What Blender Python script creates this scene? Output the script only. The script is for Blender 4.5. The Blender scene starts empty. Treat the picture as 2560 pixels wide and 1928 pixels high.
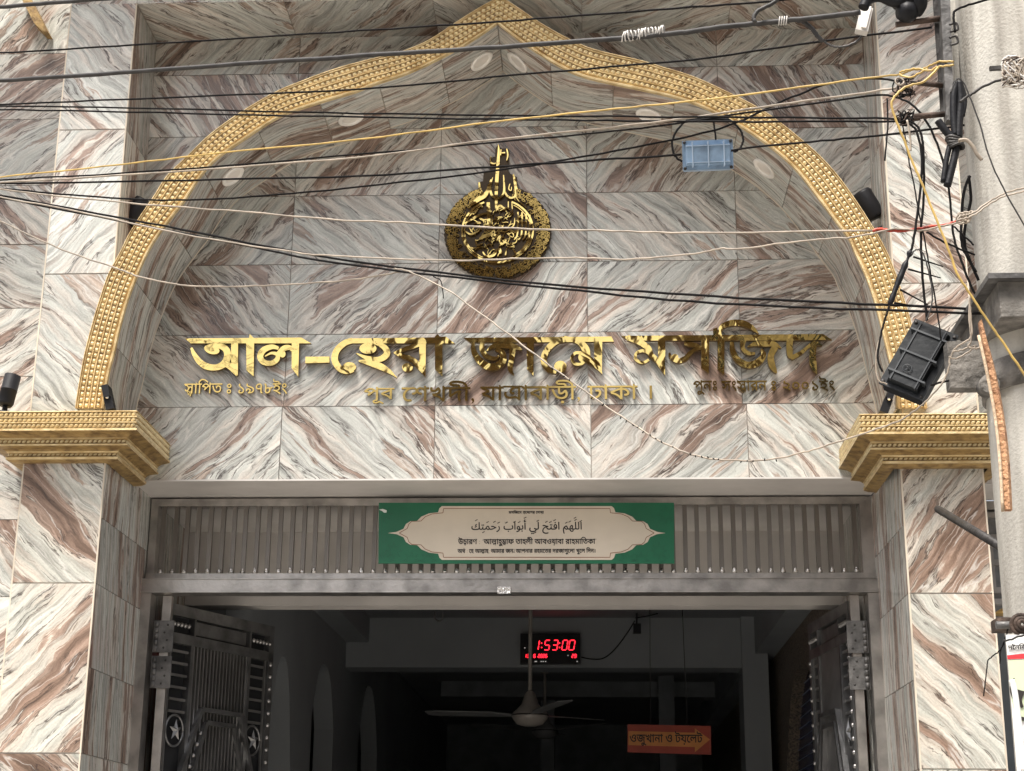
import bpy, math, random
import numpy as np
from mathutils import Vector, Matrix
from mathutils.geometry import delaunay_2d_cdt
random.seed(7)
sc = bpy.context.scene
COL = sc.collection
PI = math.pi

# ---------------------------------------------------------------- camera
F = 3998.3
CP = np.array([0.371, -6.0015, 1.6])
def _axes(yaw, pitch, roll):
    cy, sy, cp, sp, cr, sr = math.cos(yaw), math.sin(yaw), math.cos(pitch), math.sin(pitch), math.cos(roll), math.sin(roll)
    f = np.array([sy*cp, cy*cp, sp]); r = np.array([cy, -sy, 0.0]); u = np.cross(r, f)
    return cr*r+sr*u, -sr*r+cr*u, f
AR, AU, AF = _axes(-.0516, .3008, .0082)
cam = bpy.data.cameras.new('camera'); co = bpy.data.objects.new('camera', cam); COL.objects.link(co)
m = Matrix(((AR[0], AU[0], -AF[0], CP[0]), (AR[1], AU[1], -AF[1], CP[1]), (AR[2], AU[2], -AF[2], CP[2]), (0, 0, 0, 1)))
co.matrix_world = m
cam.sensor_width = 36; cam.lens = 36*F/2560; cam.clip_end = 500; cam.clip_start = 0.05
sc.camera = co
# ---------------------------------------------------------------- world, sun, exposure
SUN_EL, SUN_ROT = math.radians(65), math.radians(205)
w = bpy.data.worlds.new('World'); sc.world = w; w.use_nodes = True
wn, wl = w.node_tree.nodes, w.node_tree.links
sky = wn.new('ShaderNodeTexSky'); sky.sky_type = 'NISHITA'; sky.sun_disc = False
sky.sun_elevation = SUN_EL; sky.sun_rotation = SUN_ROT; sky.air_density = 1.0; sky.dust_density = 6.0; sky.ozone_density = 1.0
hs = wn.new('ShaderNodeHueSaturation'); hs.inputs['Saturation'].default_value = 0.45
wl.new(sky.outputs[0], hs.inputs['Color']); wl.new(hs.outputs[0], wn['Background'].inputs[0])
wn['Background'].inputs[1].default_value = 0.14
sl = bpy.data.lights.new('sun', 'SUN'); sl.energy = 3.3; sl.angle = math.radians(16); sl.color = (1, .955, .89)
so = bpy.data.objects.new('sun', sl); COL.objects.link(so)
sd = Vector((math.sin(SUN_ROT)*math.cos(SUN_EL), math.cos(SUN_ROT)*math.cos(SUN_EL), math.sin(SUN_EL)))
so.rotation_euler = sd.to_track_quat('Z', 'Y').to_euler(); so.location = (-3, -8, 9)
sc.view_settings.view_transform = 'Standard'; sc.view_settings.look = 'None'
sc.view_settings.exposure = 0.90; sc.view_settings.gamma = 1
sc.view_settings.use_curve_mapping = False
sc.cycles.max_bounces = 8

# ---------------------------------------------------------------- pixel (2560 frame) -> point on a plane
def ray(px, py): return AF + AR*(px-1280)/F + AU*(964-py)/F
def on(px, py, ax, val):
    v = ray(px, py); return CP + v*((val-CP[ax])/v[ax])
def P3(px, py, Y): return tuple(on(px, py, 1, Y))
def pj(X):
    V = np.array(X, float)-CP; z = V@AF
    return 1280+F*(V@AR)/z, 964-F*(V@AU)/z
def mpp(px, py, Y):
    q = on(px, py, 1, Y); return float((q-CP)@AF)/F

# ---------------------------------------------------------------- materials
def mat(name, col, rough=.6, metal=0., bump=0., bscale=40., var=.12, vscale=6., spec=.5, emit=None, coat=0., dirt=None, st=None):
    mt = bpy.data.materials.new(name); mt.use_nodes = True
    n, l = mt.node_tree.nodes, mt.node_tree.links
    b = n['Principled BSDF']
    b.inputs['Roughness'].default_value = rough; b.inputs['Metallic'].default_value = metal
    b.inputs['Specular IOR Level'].default_value = spec; b.inputs['Coat Weight'].default_value = coat
    tc = n.new('ShaderNodeTexCoord')
    nz = n.new('ShaderNodeTexNoise'); nz.inputs['Scale'].default_value = vscale; nz.inputs['Detail'].default_value = 6
    if st:
        mp_ = n.new('ShaderNodeMapping'); mp_.inputs['Scale'].default_value = st; l.new(tc.outputs['Object'], mp_.inputs['Vector']); l.new(mp_.outputs[0], nz.inputs['Vector'])
    else: l.new(tc.outputs['Object'], nz.inputs['Vector'])
    rp = n.new('ShaderNodeValToRGB')
    d = dirt if dirt else tuple(c*(1-var*2) for c in col)
    rp.color_ramp.elements[0].position = .32; rp.color_ramp.elements[0].color = (*d, 1)
    rp.color_ramp.elements[1].position = .62; rp.color_ramp.elements[1].color = (*(min(1, c*(1+var*.4)) for c in col), 1)
    l.new(nz.outputs[0], rp.inputs[0]); l.new(rp.outputs[0], b.inputs['Base Color'])
    if bump:
        n2 = n.new('ShaderNodeTexNoise'); n2.inputs['Scale'].default_value = bscale; n2.inputs['Detail'].default_value = 4
        l.new(tc.outputs['Object'], n2.inputs['Vector'])
        bp = n.new('ShaderNodeBump'); bp.inputs['Strength'].default_value = bump; bp.inputs['Distance'].default_value = .01
        l.new(n2.outputs[0], bp.inputs['Height']); l.new(bp.outputs[0], b.inputs['Normal'])
    if emit:
        b.inputs['Emission Color'].default_value = (*emit[0], 1); b.inputs['Emission Strength'].default_value = emit[1]
    return mt

def marble(name, shade=1.0, warm=0.0):
    mt = bpy.data.materials.new(name); mt.use_nodes = True
    n, l = mt.node_tree.nodes, mt.node_tree.links
    b = n['Principled BSDF']; b.inputs['Roughness'].default_value = .22; b.inputs['Specular IOR Level'].default_value = .5
    def N(t, **k):
        o = n.new(t)
        for a, v in k.items(): setattr(o, a, v)
        return o
    def mth(op, a, c, cl=False):
        o = N('ShaderNodeMath', operation=op, use_clamp=cl)
        for i, x in enumerate((a, c)):
            if x is None: continue
            if isinstance(x, (int, float)): o.inputs[i].default_value = x
            else: l.new(x, o.inputs[i])
        return o.outputs[0]
    def noise(vec, sc3, detail=4, rough=.55, dist=0.):
        mp = N('ShaderNodeMapping'); mp.inputs['Scale'].default_value = sc3; l.new(vec, mp.inputs['Vector'])
        o = N('ShaderNodeTexNoise'); o.inputs['Scale'].default_value = 1; o.inputs['Detail'].default_value = detail
        o.inputs['Roughness'].default_value = rough; o.inputs['Distortion'].default_value = dist
        l.new(mp.outputs[0], o.inputs['Vector']); return o
    tc = N('ShaderNodeTexCoord'); uv = tc.outputs['UV']
    def warp(vec, s, amp):
        nn = noise(vec, s, 3)
        sb = N('ShaderNodeVectorMath', operation='SUBTRACT'); l.new(nn.outputs['Color'], sb.inputs[0]); sb.inputs[1].default_value = (.5, .5, .5)
        ml = N('ShaderNodeVectorMath', operation='MULTIPLY'); l.new(sb.outputs[0], ml.inputs[0]); ml.inputs[1].default_value = (amp*1.2, amp, 0)
        ad = N('ShaderNodeVectorMath', operation='ADD'); l.new(vec, ad.inputs[0]); l.new(ml.outputs[0], ad.inputs[1]); return ad.outputs[0]
    v = warp(uv, (1.5, 2.8, 1), .19); v = warp(v, (6, 11, 1), .038); v = warp(v, (26, 40, 1), .012); v2 = warp(v, (60, 80, 1), .007)
    # broad colour bands across the veins
    a = noise(v, (.75, 6.2, 1), 6, .66)
    rp = N('ShaderNodeValToRGB'); cr = rp.color_ramp
    g = [(.0, (.10, .068, .05)), (.34, (.155, .105, .08)), (.40, (.245, .172, .135)), (.437, (.33, .25, .205)), (.450, (.49, .44, .385)),
         (.50, (.47, .445, .40)), (.54, (.415, .42, .385)), (.60, (.50, .50, .465)), (.618, (.30, .235, .19)), (.645, (.40, .33, .275)), (.70, (.54, .52, .48))]
    while len(cr.elements) < len(g): cr.elements.new(.5)
    for e, (p, c) in zip(cr.elements, g):
        e.position = p; e.color = (c[0]*shade*(1+warm*.12), c[1]*shade*(1+warm*.02), c[2]*shade*(1-warm*.14), 1)
    l.new(a.outputs[0], rp.inputs[0])
    def mix(fac, c1, c2, bt='MIX'):
        o = N('ShaderNodeMix', data_type='RGBA', blend_type=bt)
        if isinstance(fac, (int, float)): o.inputs[0].default_value = fac
        else: l.new(fac, o.inputs[0])
        for i, c in ((6, c1), (7, c2)):
            if isinstance(c, tuple): o.inputs[i].default_value = c
            else: l.new(c, o.inputs[i])
        return o.outputs[2]
    # dark seams along the edges of the brown bands
    wn_ = noise(v, (3.5, 9, 1), 3, .6)
    mw = N('ShaderNodeMapRange'); mw.inputs['From Min'].default_value = .44; mw.inputs['From Max'].default_value = .54; l.new(wn_.outputs[0], mw.inputs[0])
    seam = mth('MULTIPLY', mth('SUBTRACT', 1, mth('MULTIPLY', mth('ABSOLUTE', mth('SUBTRACT', a.outputs[0], .444), None), 80), True), mw.outputs[0])
    # fine streaks: dark and white
    s1 = noise(v, (2.4, 42, 1), 6, .70)
    st = N('ShaderNodeMapRange'); st.inputs['From Min'].default_value = .36; st.inputs['From Max'].default_value = .60
    st.inputs['To Min'].default_value = .46; st.inputs['To Max'].default_value = 1.22; l.new(s1.outputs[0], st.inputs[0])
    c = mix(.85, rp.outputs[0], st.outputs[0], 'MULTIPLY')
    c = mix(mth('MULTIPLY', seam, .92), c, (.05*shade, .036*shade, .03*shade, 1))
    # thin white lines
    s2 = noise(v, (1.5, 17, 1), 2, .5)
    wln = mth('SUBTRACT', 1, mth('MULTIPLY', mth('ABSOLUTE', mth('SUBTRACT', s2.outputs[0], .53), None), 75), True)
    c = mix(mth('MULTIPLY', wln, .55), c, (.66*shade, .63*shade, .58*shade, 1))
    # broken dark veins
    s3 = noise(v2, (1.4, 15, 1), 5, .62)
    ln = mth('SUBTRACT', 1, mth('MULTIPLY', mth('ABSOLUTE', mth('SUBTRACT', s3.outputs[0], .47), None), 50), True)
    mk = noise(v, (4.5, 9, 1), 2, .5)
    mkr = N('ShaderNodeMapRange'); mkr.inputs['From Min'].default_value = .45; mkr.inputs['From Max'].default_value = .52; l.new(mk.outputs[0], mkr.inputs[0])
    c = mix(mth('MULTIPLY', mth('MULTIPLY', ln, mkr.outputs[0]), .9), c, (.045*shade, .032*shade, .028*shade, 1))
    # short dark flecks
    fl = noise(v2, (18, 95, 1), 4, .6)
    fr = N('ShaderNodeMapRange'); fr.inputs['From Min'].default_value = .65; fr.inputs['From Max'].default_value = .70; l.new(fl.outputs[0], fr.inputs[0])
    c = mix(mth('MULTIPLY', fr.outputs[0], .5), c, (.06*shade, .045*shade, .04*shade, 1))
    gr = noise(uv, (160, 160, 1), 2, .5)
    grr = N('ShaderNodeMapRange'); grr.inputs['To Min'].default_value = .72; grr.inputs['To Max'].default_value = 1.26; l.new(gr.outputs[0], grr.inputs[0])
    c = mix(.8, c, grr.outputs[0], 'MULTIPLY')
    oi = N('ShaderNodeObjectInfo'); orr = N('ShaderNodeMapRange'); orr.inputs['To Min'].default_value = .84; orr.inputs['To Max'].default_value = 1.10
    l.new(oi.outputs['Random'], orr.inputs[0])
    c = mix(1, c, orr.outputs[0], 'MULTIPLY')
    l.new(c, b.inputs['Base Color'])
    return mt

M = {}
M['marble'] = marble('polished marble', 1.12)
M['marble_warm'] = marble('warm polished marble', 1.10, .25)
M['grout'] = mat('cream grout', (.78, .73, .65), .8, bump=.2)
M['groutd'] = mat('grey grout', (.33, .29, .25), .8, bump=.2)
M['gold'] = mat('gold painted plaster', (.70, .555, .31), .42, .30, bump=.25, bscale=120, var=.16, vscale=18, dirt=(.46, .31, .13))
M['goldbead'] = mat('gold bead paint', (.86, .73, .45), .38, .30, bump=.15, bscale=160, var=.1, vscale=25)
M['golddark'] = mat('dark gold tone', (.34, .225, .085), .5, .3, bump=.3, bscale=150, var=.3, vscale=30, dirt=(.16, .095, .035))  # darker gold for recess floors, tier undersides and the small trim
M['cream'] = mat('cream trim', (.62, .54, .43), .6)
def letter_gold():
    mt = mat('gold mirror acrylic', (.86, .63, .22), .07, 1., var=.05, vscale=8)
    n, l = mt.node_tree.nodes, mt.node_tree.links
    tc = n.new('ShaderNodeTexCoord'); nz = n.new('ShaderNodeTexNoise'); nz.inputs['Scale'].default_value = 9; nz.inputs['Detail'].default_value = 1.5; nz.inputs['Distortion'].default_value = 1.2
    vo = n.new('ShaderNodeTexVoronoi'); vo.inputs['Scale'].default_value = 14
    l.new(tc.outputs['Object'], nz.inputs['Vector']); l.new(tc.outputs['Object'], vo.inputs['Vector'])
    ad = n.new('ShaderNodeMath'); ad.operation = 'ADD'; l.new(nz.outputs[0], ad.inputs[0])
    ml = n.new('ShaderNodeMath'); ml.operation = 'MULTIPLY'; ml.inputs[1].default_value = .35; l.new(vo.outputs['Distance'], ml.inputs[0]); l.new(ml.outputs[0], ad.inputs[1])
    bp = n.new('ShaderNodeBump'); bp.inputs['Strength'].default_value = .17; bp.inputs['Distance'].default_value = .02
    l.new(ad.outputs[0], bp.inputs['Height']); l.new(bp.outputs[0], n['Principled BSDF'].inputs['Normal'])
    return mt
M['letter'] = letter_gold()
M['lettersmall'] = mat('small gold letter', (.66, .46, .15), .10, 1., var=.05, vscale=8)
M['letterside'] = mat('bronze letter edge', (.20, .13, .055), .4, .6)
M['darkback'] = mat('dark bronze backing', (.05, .034, .018), .25, .7)
def steel_mat(name, c, r):
    mt = mat(name, c, r, .92, var=.2, vscale=12, bump=.12, bscale=60)
    return mt
M['steel'] = steel_mat('stainless steel', (.52, .49, .46), .36)
M['barsteel'] = mat('bronze grey bar steel', (.20, .18, .16), .38, .65, var=.04, vscale=3)
M['steeld'] = steel_mat('brushed gate steel', (.30, .30, .30), .42)
M['sheetshade'] = mat('sheet steel and hall shade', (.022, .023, .025), .5, .3)
M['stud'] = mat('dull steel stud', (.42, .41, .40), .35, .85)
M['weld'] = mat('shiny weld', (.75, .72, .68), .18, .9, bump=.6, bscale=90)
M['plaster'] = mat('white painted soffit', (.56, .53, .50), .7, bump=.15, bscale=14, var=.10, vscale=3)
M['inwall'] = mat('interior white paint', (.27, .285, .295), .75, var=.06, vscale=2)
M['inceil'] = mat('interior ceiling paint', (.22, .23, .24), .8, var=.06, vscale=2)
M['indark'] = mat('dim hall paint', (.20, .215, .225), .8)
M['mosaic'] = mat('brown mosaic', (.20, .16, .12), .5, bump=.8, bscale=70, var=.45, vscale=70, dirt=(.04, .035, .03))
M['blue'] = mat('deep blue tile', (.012, .022, .12), .25, var=.2)
M['bluegrout'] = mat('tile joint', (.25, .28, .36), .6)
M['black'] = mat('black powder coat', (.010, .010, .012), .5, spec=.25, bump=.1, bscale=80)
M['glass'] = mat('lamp glass', (.25, .25, .25), .1, .3)
M['lampwhite'] = mat('white lamp ring', (.88, .84, .78), .5)
M['lampdiff'] = mat('frosted diffuser', (.80, .75, .68), .45)
M['wire'] = mat('black cable sheath', (.008, .007, .007), .65, spec=.12, var=.3, vscale=30)
M['wiregrey'] = mat('grey cable sheath', (.045, .042, .04), .55, spec=.3, var=.2, vscale=30)
M['wirewhite'] = mat('cream cable sheath', (.36, .30, .235), .5, var=.2, vscale=20)
M['wireyel'] = mat('yellow cable sheath', (.52, .35, .10), .45, var=.15, vscale=20)
M['wirered'] = mat('red cable tape', (.50, .06, .03), .5, var=.4, vscale=60)
M['tie'] = mat('white tie wrap', (.60, .57, .53), .5)
M['bluebox'] = mat('pale blue plastic', (.25, .36, .50), .4, var=.15, vscale=25, dirt=(.17, .24, .33))
M['bluerib'] = mat('pale blue rib', (.42, .53, .66), .4)
M['blackbox'] = mat('black plastic', (.008, .010, .012), .4, spec=.3, bump=.1, bscale=50)
M['blackrib'] = mat('worn black plastic', (.05, .055, .06), .35)
M['concrete'] = mat('weathered concrete', (.45, .43, .385), .9, bump=.25, bscale=130, var=.2, vscale=11, st=(2.2, 2.2, .22), dirt=(.29, .27, .235))
M['concd'] = mat('dark weathered concrete', (.20, .185, .165), .9, bump=.8, bscale=60, var=.3, vscale=20)
M['iron'] = mat('dark angle iron', (.045, .042, .04), .55, .4, bump=.4, bscale=60, var=.3, vscale=20, dirt=(.02, .017, .015))
M['irong'] = mat('galvanised iron', (.16, .155, .15), .55, .5, bump=.3, bscale=60, var=.3, vscale=20)
M['rust'] = mat('rusty iron', (.09, .06, .045), .8, .2, bump=.6, bscale=60, var=.4, vscale=25)
M['wood'] = mat('orange wood strip', (.46, .26, .14), .85, bump=.9, bscale=110, var=.4, vscale=40, dirt=(.26, .12, .06))
M['woodpale'] = mat('pale split wood', (.58, .44, .30), .8, bump=.4, bscale=90, var=.2, vscale=30)
M['green'] = mat('green sign print', (.012, .135, .065), .35, var=.08, vscale=6)
M['greend'] = mat('dark green line', (.006, .085, .042), .35)
M['signcream'] = mat('cream sign print', (.66, .58, .47), .4, var=.04, vscale=6)
M['signbrown'] = mat('brown line print', (.22, .07, .02), .4)
M['ink'] = mat('black print', (.02, .015, .012), .5)
M['signred'] = mat('red sign board', (.36, .055, .03), .5)
M['signorange'] = mat('orange arrow print', (.62, .24, .06), .5)
M['led'] = mat('red led', (.3, .01, .01), .5, emit=((1, .015, .03), 2.2))
M['leddot'] = mat('pale led', (.3, .3, .3), .5, emit=((.8, .75, .7), .25))
M['clock'] = mat('clock case', (.006, .006, .007), .3)
M['fan'] = mat('white fan enamel', (.30, .27, .24), .4, var=.1)
M['fandark'] = mat('darker fan enamel', (.17, .17, .17), .5)
M['white'] = mat('white vinyl', (.78, .78, .76), .5, var=.05)
M['palegreen'] = mat('pale green vinyl', (.55, .62, .42), .5, var=.1)
M['red'] = mat('red vinyl', (.62, .03, .04), .5)
M['asphalt'] = mat('dusty concrete road', (.36, .34, .31), .9, bump=.5, bscale=40, var=.2)
M['bldg'] = mat('dirty ochre render', (.13, .085, .05), .85, var=.25, vscale=1.2)
M['bldg2'] = mat('grey render', (.30, .28, .25), .85, var=.25, vscale=1.2)
M['winglass'] = mat('dark window glass', (.02, .025, .03), .1)
M['brassc'] = mat('brass lamp', (.55, .36, .13), .35, .7)

# ---------------------------------------------------------------- object helpers
def link(name, me, parent=None, kind=None):
    o = bpy.data.objects.new(name, me); COL.objects.link(o)
    if parent: o.parent = parent
    if kind: o['kind'] = kind
    return o
def tag(o, label, cat, group=None):
    o['label'] = label; o['category'] = cat
    if group: o['group'] = group
    return o
def thing(name, label, cat, group=None, loc=(0, 0, 0)):
    o = bpy.data.objects.new(name, None); COL.objects.link(o); o.empty_display_size = .1
    o.location = loc
    return tag(o, label, cat, group)

class G:
    def __init__(s): s.v = []; s.f = []; s.sm = []; s.mi = []; s.cur = 0
    def add(s, vs, fs, smooth=False):
        b = len(s.v); s.v += [tuple(float(c) for c in q) for q in vs]
        for f in fs: s.f.append([b+i for i in f]); s.sm.append(smooth); s.mi.append(s.cur)
        return s
    def box(s, x0, x1, y0, y1, z0, z1):
        x0, x1 = sorted((x0, x1)); y0, y1 = sorted((y0, y1)); z0, z1 = sorted((z0, z1))
        return s.add([(x, y, z) for x in (x0, x1) for y in (y0, y1) for z in (z0, z1)],
                     [(0, 1, 3, 2), (4, 6, 7, 5), (0, 4, 5, 1), (2, 3, 7, 6), (0, 2, 6, 4), (1, 5, 7, 3)])
    def obox(s, O, A, B, N):            # box from corner O spanned by three vectors
        O, A, B, N = (np.array(q, float) for q in (O, A, B, N))
        vs = [O+a*A+b*B+c*N for a in (0, 1) for b in (0, 1) for c in (0, 1)]
        return s.add(vs, [(0, 1, 3, 2), (4, 6, 7, 5), (0, 4, 5, 1), (2, 3, 7, 6), (0, 2, 6, 4), (1, 5, 7, 3)])
    def bar(s, p, q, w, d, up=(0, 0, 1)):
        p, q = np.array(p, float), np.array(q, float); t = q-p; L = np.linalg.norm(t); t /= L
        sd_ = np.cross(t, np.array(up, float)); sd_ /= (np.linalg.norm(sd_)+1e-9); u2 = np.cross(sd_, t)
        return s.obox(p-sd_*w/2-u2*d/2, q-p, sd_*w, u2*d)
    def tube(s, pts, r, n=7, cap=True):
        P = [np.array(p, float) for p in pts]; k = len(P)
        rs = r if isinstance(r, (list, tuple)) else [r]*k
        vs = []; ref = None
        for i in range(k):
            t = P[min(i+1, k-1)]-P[max(i-1, 0)]; t /= (np.linalg.norm(t)+1e-12)
            if ref is None:
                ref = np.array([0, 0, 1.]) if abs(t[2]) < .9 else np.array([1., 0, 0])
            a = ref-t*(ref@t); a /= (np.linalg.norm(a)+1e-12); ref = a; b = np.cross(t, a)
            for j in range(n):
                an = 2*PI*j/n; vs.append(P[i]+rs[i]*(math.cos(an)*a+math.sin(an)*b))
        fs = [(i*n+j, i*n+(j+1) % n, (i+1)*n+(j+1) % n, (i+1)*n+j) for i in range(k-1) for j in range(n)]
        s.add(vs, fs, True)
        if cap:
            b0 = len(s.v)-k*n
            s.f += [[b0+j for j in range(n)][::-1], [b0+(k-1)*n+j for j in range(n)]]; s.sm += [False]*2; s.mi += [s.cur]*2
        return s
    def lathe(s, prof, c=(0, 0, 0), ax=(0, 0, 1), n=20):     # prof: (r, h)
        ax = np.array(ax, float); ax /= np.linalg.norm(ax)
        r0 = np.array([1., 0, 0]) if abs(ax[0]) < .9 else np.array([0, 1., 0])
        a = r0-ax*(r0@ax); a /= np.linalg.norm(a); b = np.cross(ax, a); c = np.array(c, float); k = len(prof)
        vs = [c+ax*h+r*(math.cos(2*PI*j/n)*a+math.sin(2*PI*j/n)*b) for r, h in prof for j in range(n)]
        return s.add(vs, [(i*n+j, i*n+(j+1) % n, (i+1)*n+(j+1) % n, (i+1)*n+j) for i in range(k-1) for j in range(n)], True)
    def build(s, name, mt, parent=None, kind=None, uv=None):
        me = bpy.data.meshes.new(name); me.from_pydata(s.v, [], s.f); me.update()
        for x in (mt if isinstance(mt, (list, tuple)) else [mt]): me.materials.append(M[x] if isinstance(x, str) else x)
        me.polygons.foreach_set('use_smooth', s.sm)
        me.polygons.foreach_set('material_index', s.mi)
        if uv:
            lay = me.uv_layers.new(name='UVMap')
            for lp in me.loops:
                lay.data[lp.index].uv = uv(s.v[lp.vertex_index])
        return link(name, me, parent, kind)

# ---------- flat shapes: union of overlapping outlines (non-zero winding), extruded
def area(L): return .5*sum(L[i][0]*L[(i+1) % len(L)][1]-L[(i+1) % len(L)][0]*L[i][1] for i in range(len(L)))
def ccw(L): return L if area(L) >= 0 else L[::-1]
def wind(pt, A, B):
    x, y = pt; up = (A[:, 1] <= y) & (B[:, 1] > y); dn = (A[:, 1] > y) & (B[:, 1] <= y)
    cr = (B[:, 0]-A[:, 0])*(y-A[:, 1])-(x-A[:, 0])*(B[:, 1]-A[:, 1])
    return int((up & (cr > 0)).sum()-(dn & (cr < 0)).sum())
def union(loops, keep=None, eps=1e-6):
    vs, es = [], []; A, B = [], []
    for L in loops:
        b = len(vs); k = len(L); vs += [Vector((float(p[0]), float(p[1]))) for p in L]
        es += [(b+i, b+(i+1) % k) for i in range(k)]
        A += list(L); B += list(L[1:])+[L[0]]
    A, B = np.array(A, float), np.array(B, float)
    V, E, Fc = delaunay_2d_cdt(vs, es, [], 0, eps)[:3]
    V = [(p.x, p.y) for p in V]; out = []
    for f in Fc:
        c = (sum(V[i][0] for i in f)/len(f), sum(V[i][1] for i in f)/len(f))
        if (keep(c) if keep else wind(c, A, B) != 0): out.append(tuple(f) if area([V[i] for i in f]) > 0 else tuple(f)[::-1])
    return V, out
def extrude(g, V, T, fn, depth, side=None, back=False):
    """fn(a,b,n) -> 3D point; n=0 front .. n=depth back"""
    used = sorted({i for f in T for i in f}); mp = {i: k for k, i in enumerate(used)}; k = len(used)
    fr = [fn(V[i][0], V[i][1], 0) for i in used]; bk = [fn(V[i][0], V[i][1], depth) for i in used]
    c0 = g.cur
    g.add(fr, [[mp[i] for i in f] for f in T])
    ed = {}
    for f in T:
        for i in range(len(f)):
            a, b = f[i], f[(i+1) % len(f)]; ed[(a, b)] = ed.get((a, b), 0)+1
    bd = [(a, b) for (a, b) in ed if (b, a) not in ed]
    if side is not None: g.cur = side
    g.add(fr+bk, [(mp[b], mp[a], mp[a]+k, mp[b]+k) for a, b in bd])
    if back: g.add(bk, [[mp[i] for i in f][::-1] for f in T])
    g.cur = c0
    return g
def cr_spline(P, n=5):
    P = [np.array(p, float) for p in P]
    if len(P) < 3: return P
    out = []
    for i in range(len(P)-1):
        p0, p1, p2, p3 = P[max(i-1, 0)], P[i], P[i+1], P[min(i+2, len(P)-1)]
        for t in np.linspace(0, 1, n, endpoint=False):
            out.append(.5*((2*p1)+(-p0+p2)*t+(2*p0-5*p1+4*p2-p3)*t*t+(-p0+3*p1-3*p2+p3)*t**3))
    return out+[P[-1]]
def stroke(P, n=5, wd=None):
    """ribbon outline from (x,y,width) points"""
    if wd is not None: P = [(*p, wd) for p in P]
    Q = cr_spline(P, n) if len(P) > 2 else [np.array(p, float) for p in P]
    Lf, Rt = [], []
    for i, q in enumerate(Q):
        t = Q[min(i+1, len(Q)-1)][:2]-Q[max(i-1, 0)][:2]; t = t/(np.linalg.norm(t)+1e-9); nn = np.array([-t[1], t[0]])
        Lf.append(tuple(q[:2]+nn*q[2]/2)); Rt.append(tuple(q[:2]-nn*q[2]/2))
    return ccw(Lf+Rt[::-1])
def ell(cx, cy, rx, ry=None, n=18, rot=0):
    ry = ry or rx
    return [(cx+rx*math.cos(2*PI*i/n)*math.cos(rot)-ry*math.sin(2*PI*i/n)*math.sin(rot),
             cy+rx*math.cos(2*PI*i/n)*math.sin(rot)+ry*math.sin(2*PI*i/n)*math.cos(rot)) for i in range(n)]

# ---------- text: glyph outlines -> loops
_cache = {}
def text_loops(t):
    if t in _cache: return _cache[t]
    cu = bpy.data.curves.new('t', 'FONT'); cu.body = t; cu.size = 1; cu.fill_mode = 'NONE'; cu.resolution_u = 3
    ob = bpy.data.objects.new('t', cu); COL.objects.link(ob)
    me = bpy.data.meshes.new_from_object(ob.evaluated_get(bpy.context.evaluated_depsgraph_get()))
    nx = {}
    for e in me.edges: nx.setdefault(e.vertices[0], []).append(e.vertices[1]); nx.setdefault(e.vertices[1], []).append(e.vertices[0])
    seen = set(); loops = []
    for i in range(len(me.vertices)):
        if i in seen or i not in nx: continue
        # walk in index order so the outline keeps its direction
        L = [i]; seen.add(i); cur = i
        nb = [j for j in nx[i] if j == i+1] or nx[i][:1]
        cur = nb[0]
        while cur not in seen:
            seen.add(cur); L.append(cur)
            c = [j for j in nx[cur] if j not in seen]
            if not c: break
            cur = c[0]
        if len(L) > 2: loops.append([(me.vertices[j].co.x, me.vertices[j].co.y) for j in L])
    bpy.data.objects.remove(ob); bpy.data.curves.remove(cu); bpy.data.meshes.remove(me)
    _cache[t] = loops
    return loops
def adv(t):
    mx = lambda L: max(p[0] for l_ in L for p in l_)
    return mx(text_loops(t+'।'))-mx(text_loops('।'))
def tr(L, sx, sy, dx, dy): 
    return [[(x*sx+dx, y*sy+dy) for x, y in l_] for l_ in L]
def bold(L, w_):
    if not w_: return L
    out = []
    # outline direction: outer loops carry the sign of the largest loop
    s = 1 if area(max(L, key=lambda q: abs(area(q)))) > 0 else -1
    for l_ in L:
        k = len(l_); r = []
        for i in range(k):
            a, b = np.array(l_[i-1]), np.array(l_[(i+1) % k]); t = b-a; n_ = np.linalg.norm(t)
            nn = np.array([t[1], -t[0]])/(n_+1e-9)*s
            r.append(tuple(np.array(l_[i])+nn*w_))
        out.append(r)
    return out
def layout(segs, bw=0.):
    x = 0; out = []
    for sg in segs:
        if isinstance(sg, str):
            if sg.strip(): out += tr(bold(text_loops(sg), bw), 1, 1, x, 0)
            x += adv(sg)
        elif sg[0] == 'sub':                 # conjunct: second letter small beneath
            out += tr(bold(text_loops(sg[1]), bw), 1, 1, x, 0)
            a = adv(sg[1]); out += tr(bold(text_loops(sg[2]), bw*1.2), .55, .5, x+a*.30, -.17)
            x += a
        elif sg[0] == 'tra':
            out += tr(bold(text_loops('এ'), bw), 1, 1, x, 0); a = adv('এ')
            out.append(ccw([(x-.02, .60), (x+a+.02, .60), (x+a+.02, .66), (x-.02, .66)])); x += a
        elif sg[0] == 'rph':
            out += tr(bold(text_loops(sg[1]), bw), 1, 1, x, 0); a = adv(sg[1])
            out.append(stroke([(x+a*.35, .80, .03), (x+a*.75, .68, .08)])); x += a
        elif sg[0] == 'rsub':
            out += tr(bold(text_loops(sg[1]), bw), 1, 1, x, 0); a = adv(sg[1])
            out.append(stroke([(x+a*.1, .02, .05), (x+a*.45, .0, .06), (x+a*.8, -.10, .07)])); x += a
        elif sg[0] == 'ya':
            out += tr(bold(text_loops(sg[1]), bw), 1, 1, x, 0); a = adv(sg[1])
            out.append(stroke([(x+a-.02, .30, .05), (x+a+.12, .06, .06), (x+a+.22, .12, .06), (x+a+.22, .64, .06)])); x += a+.24
    return out
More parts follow.
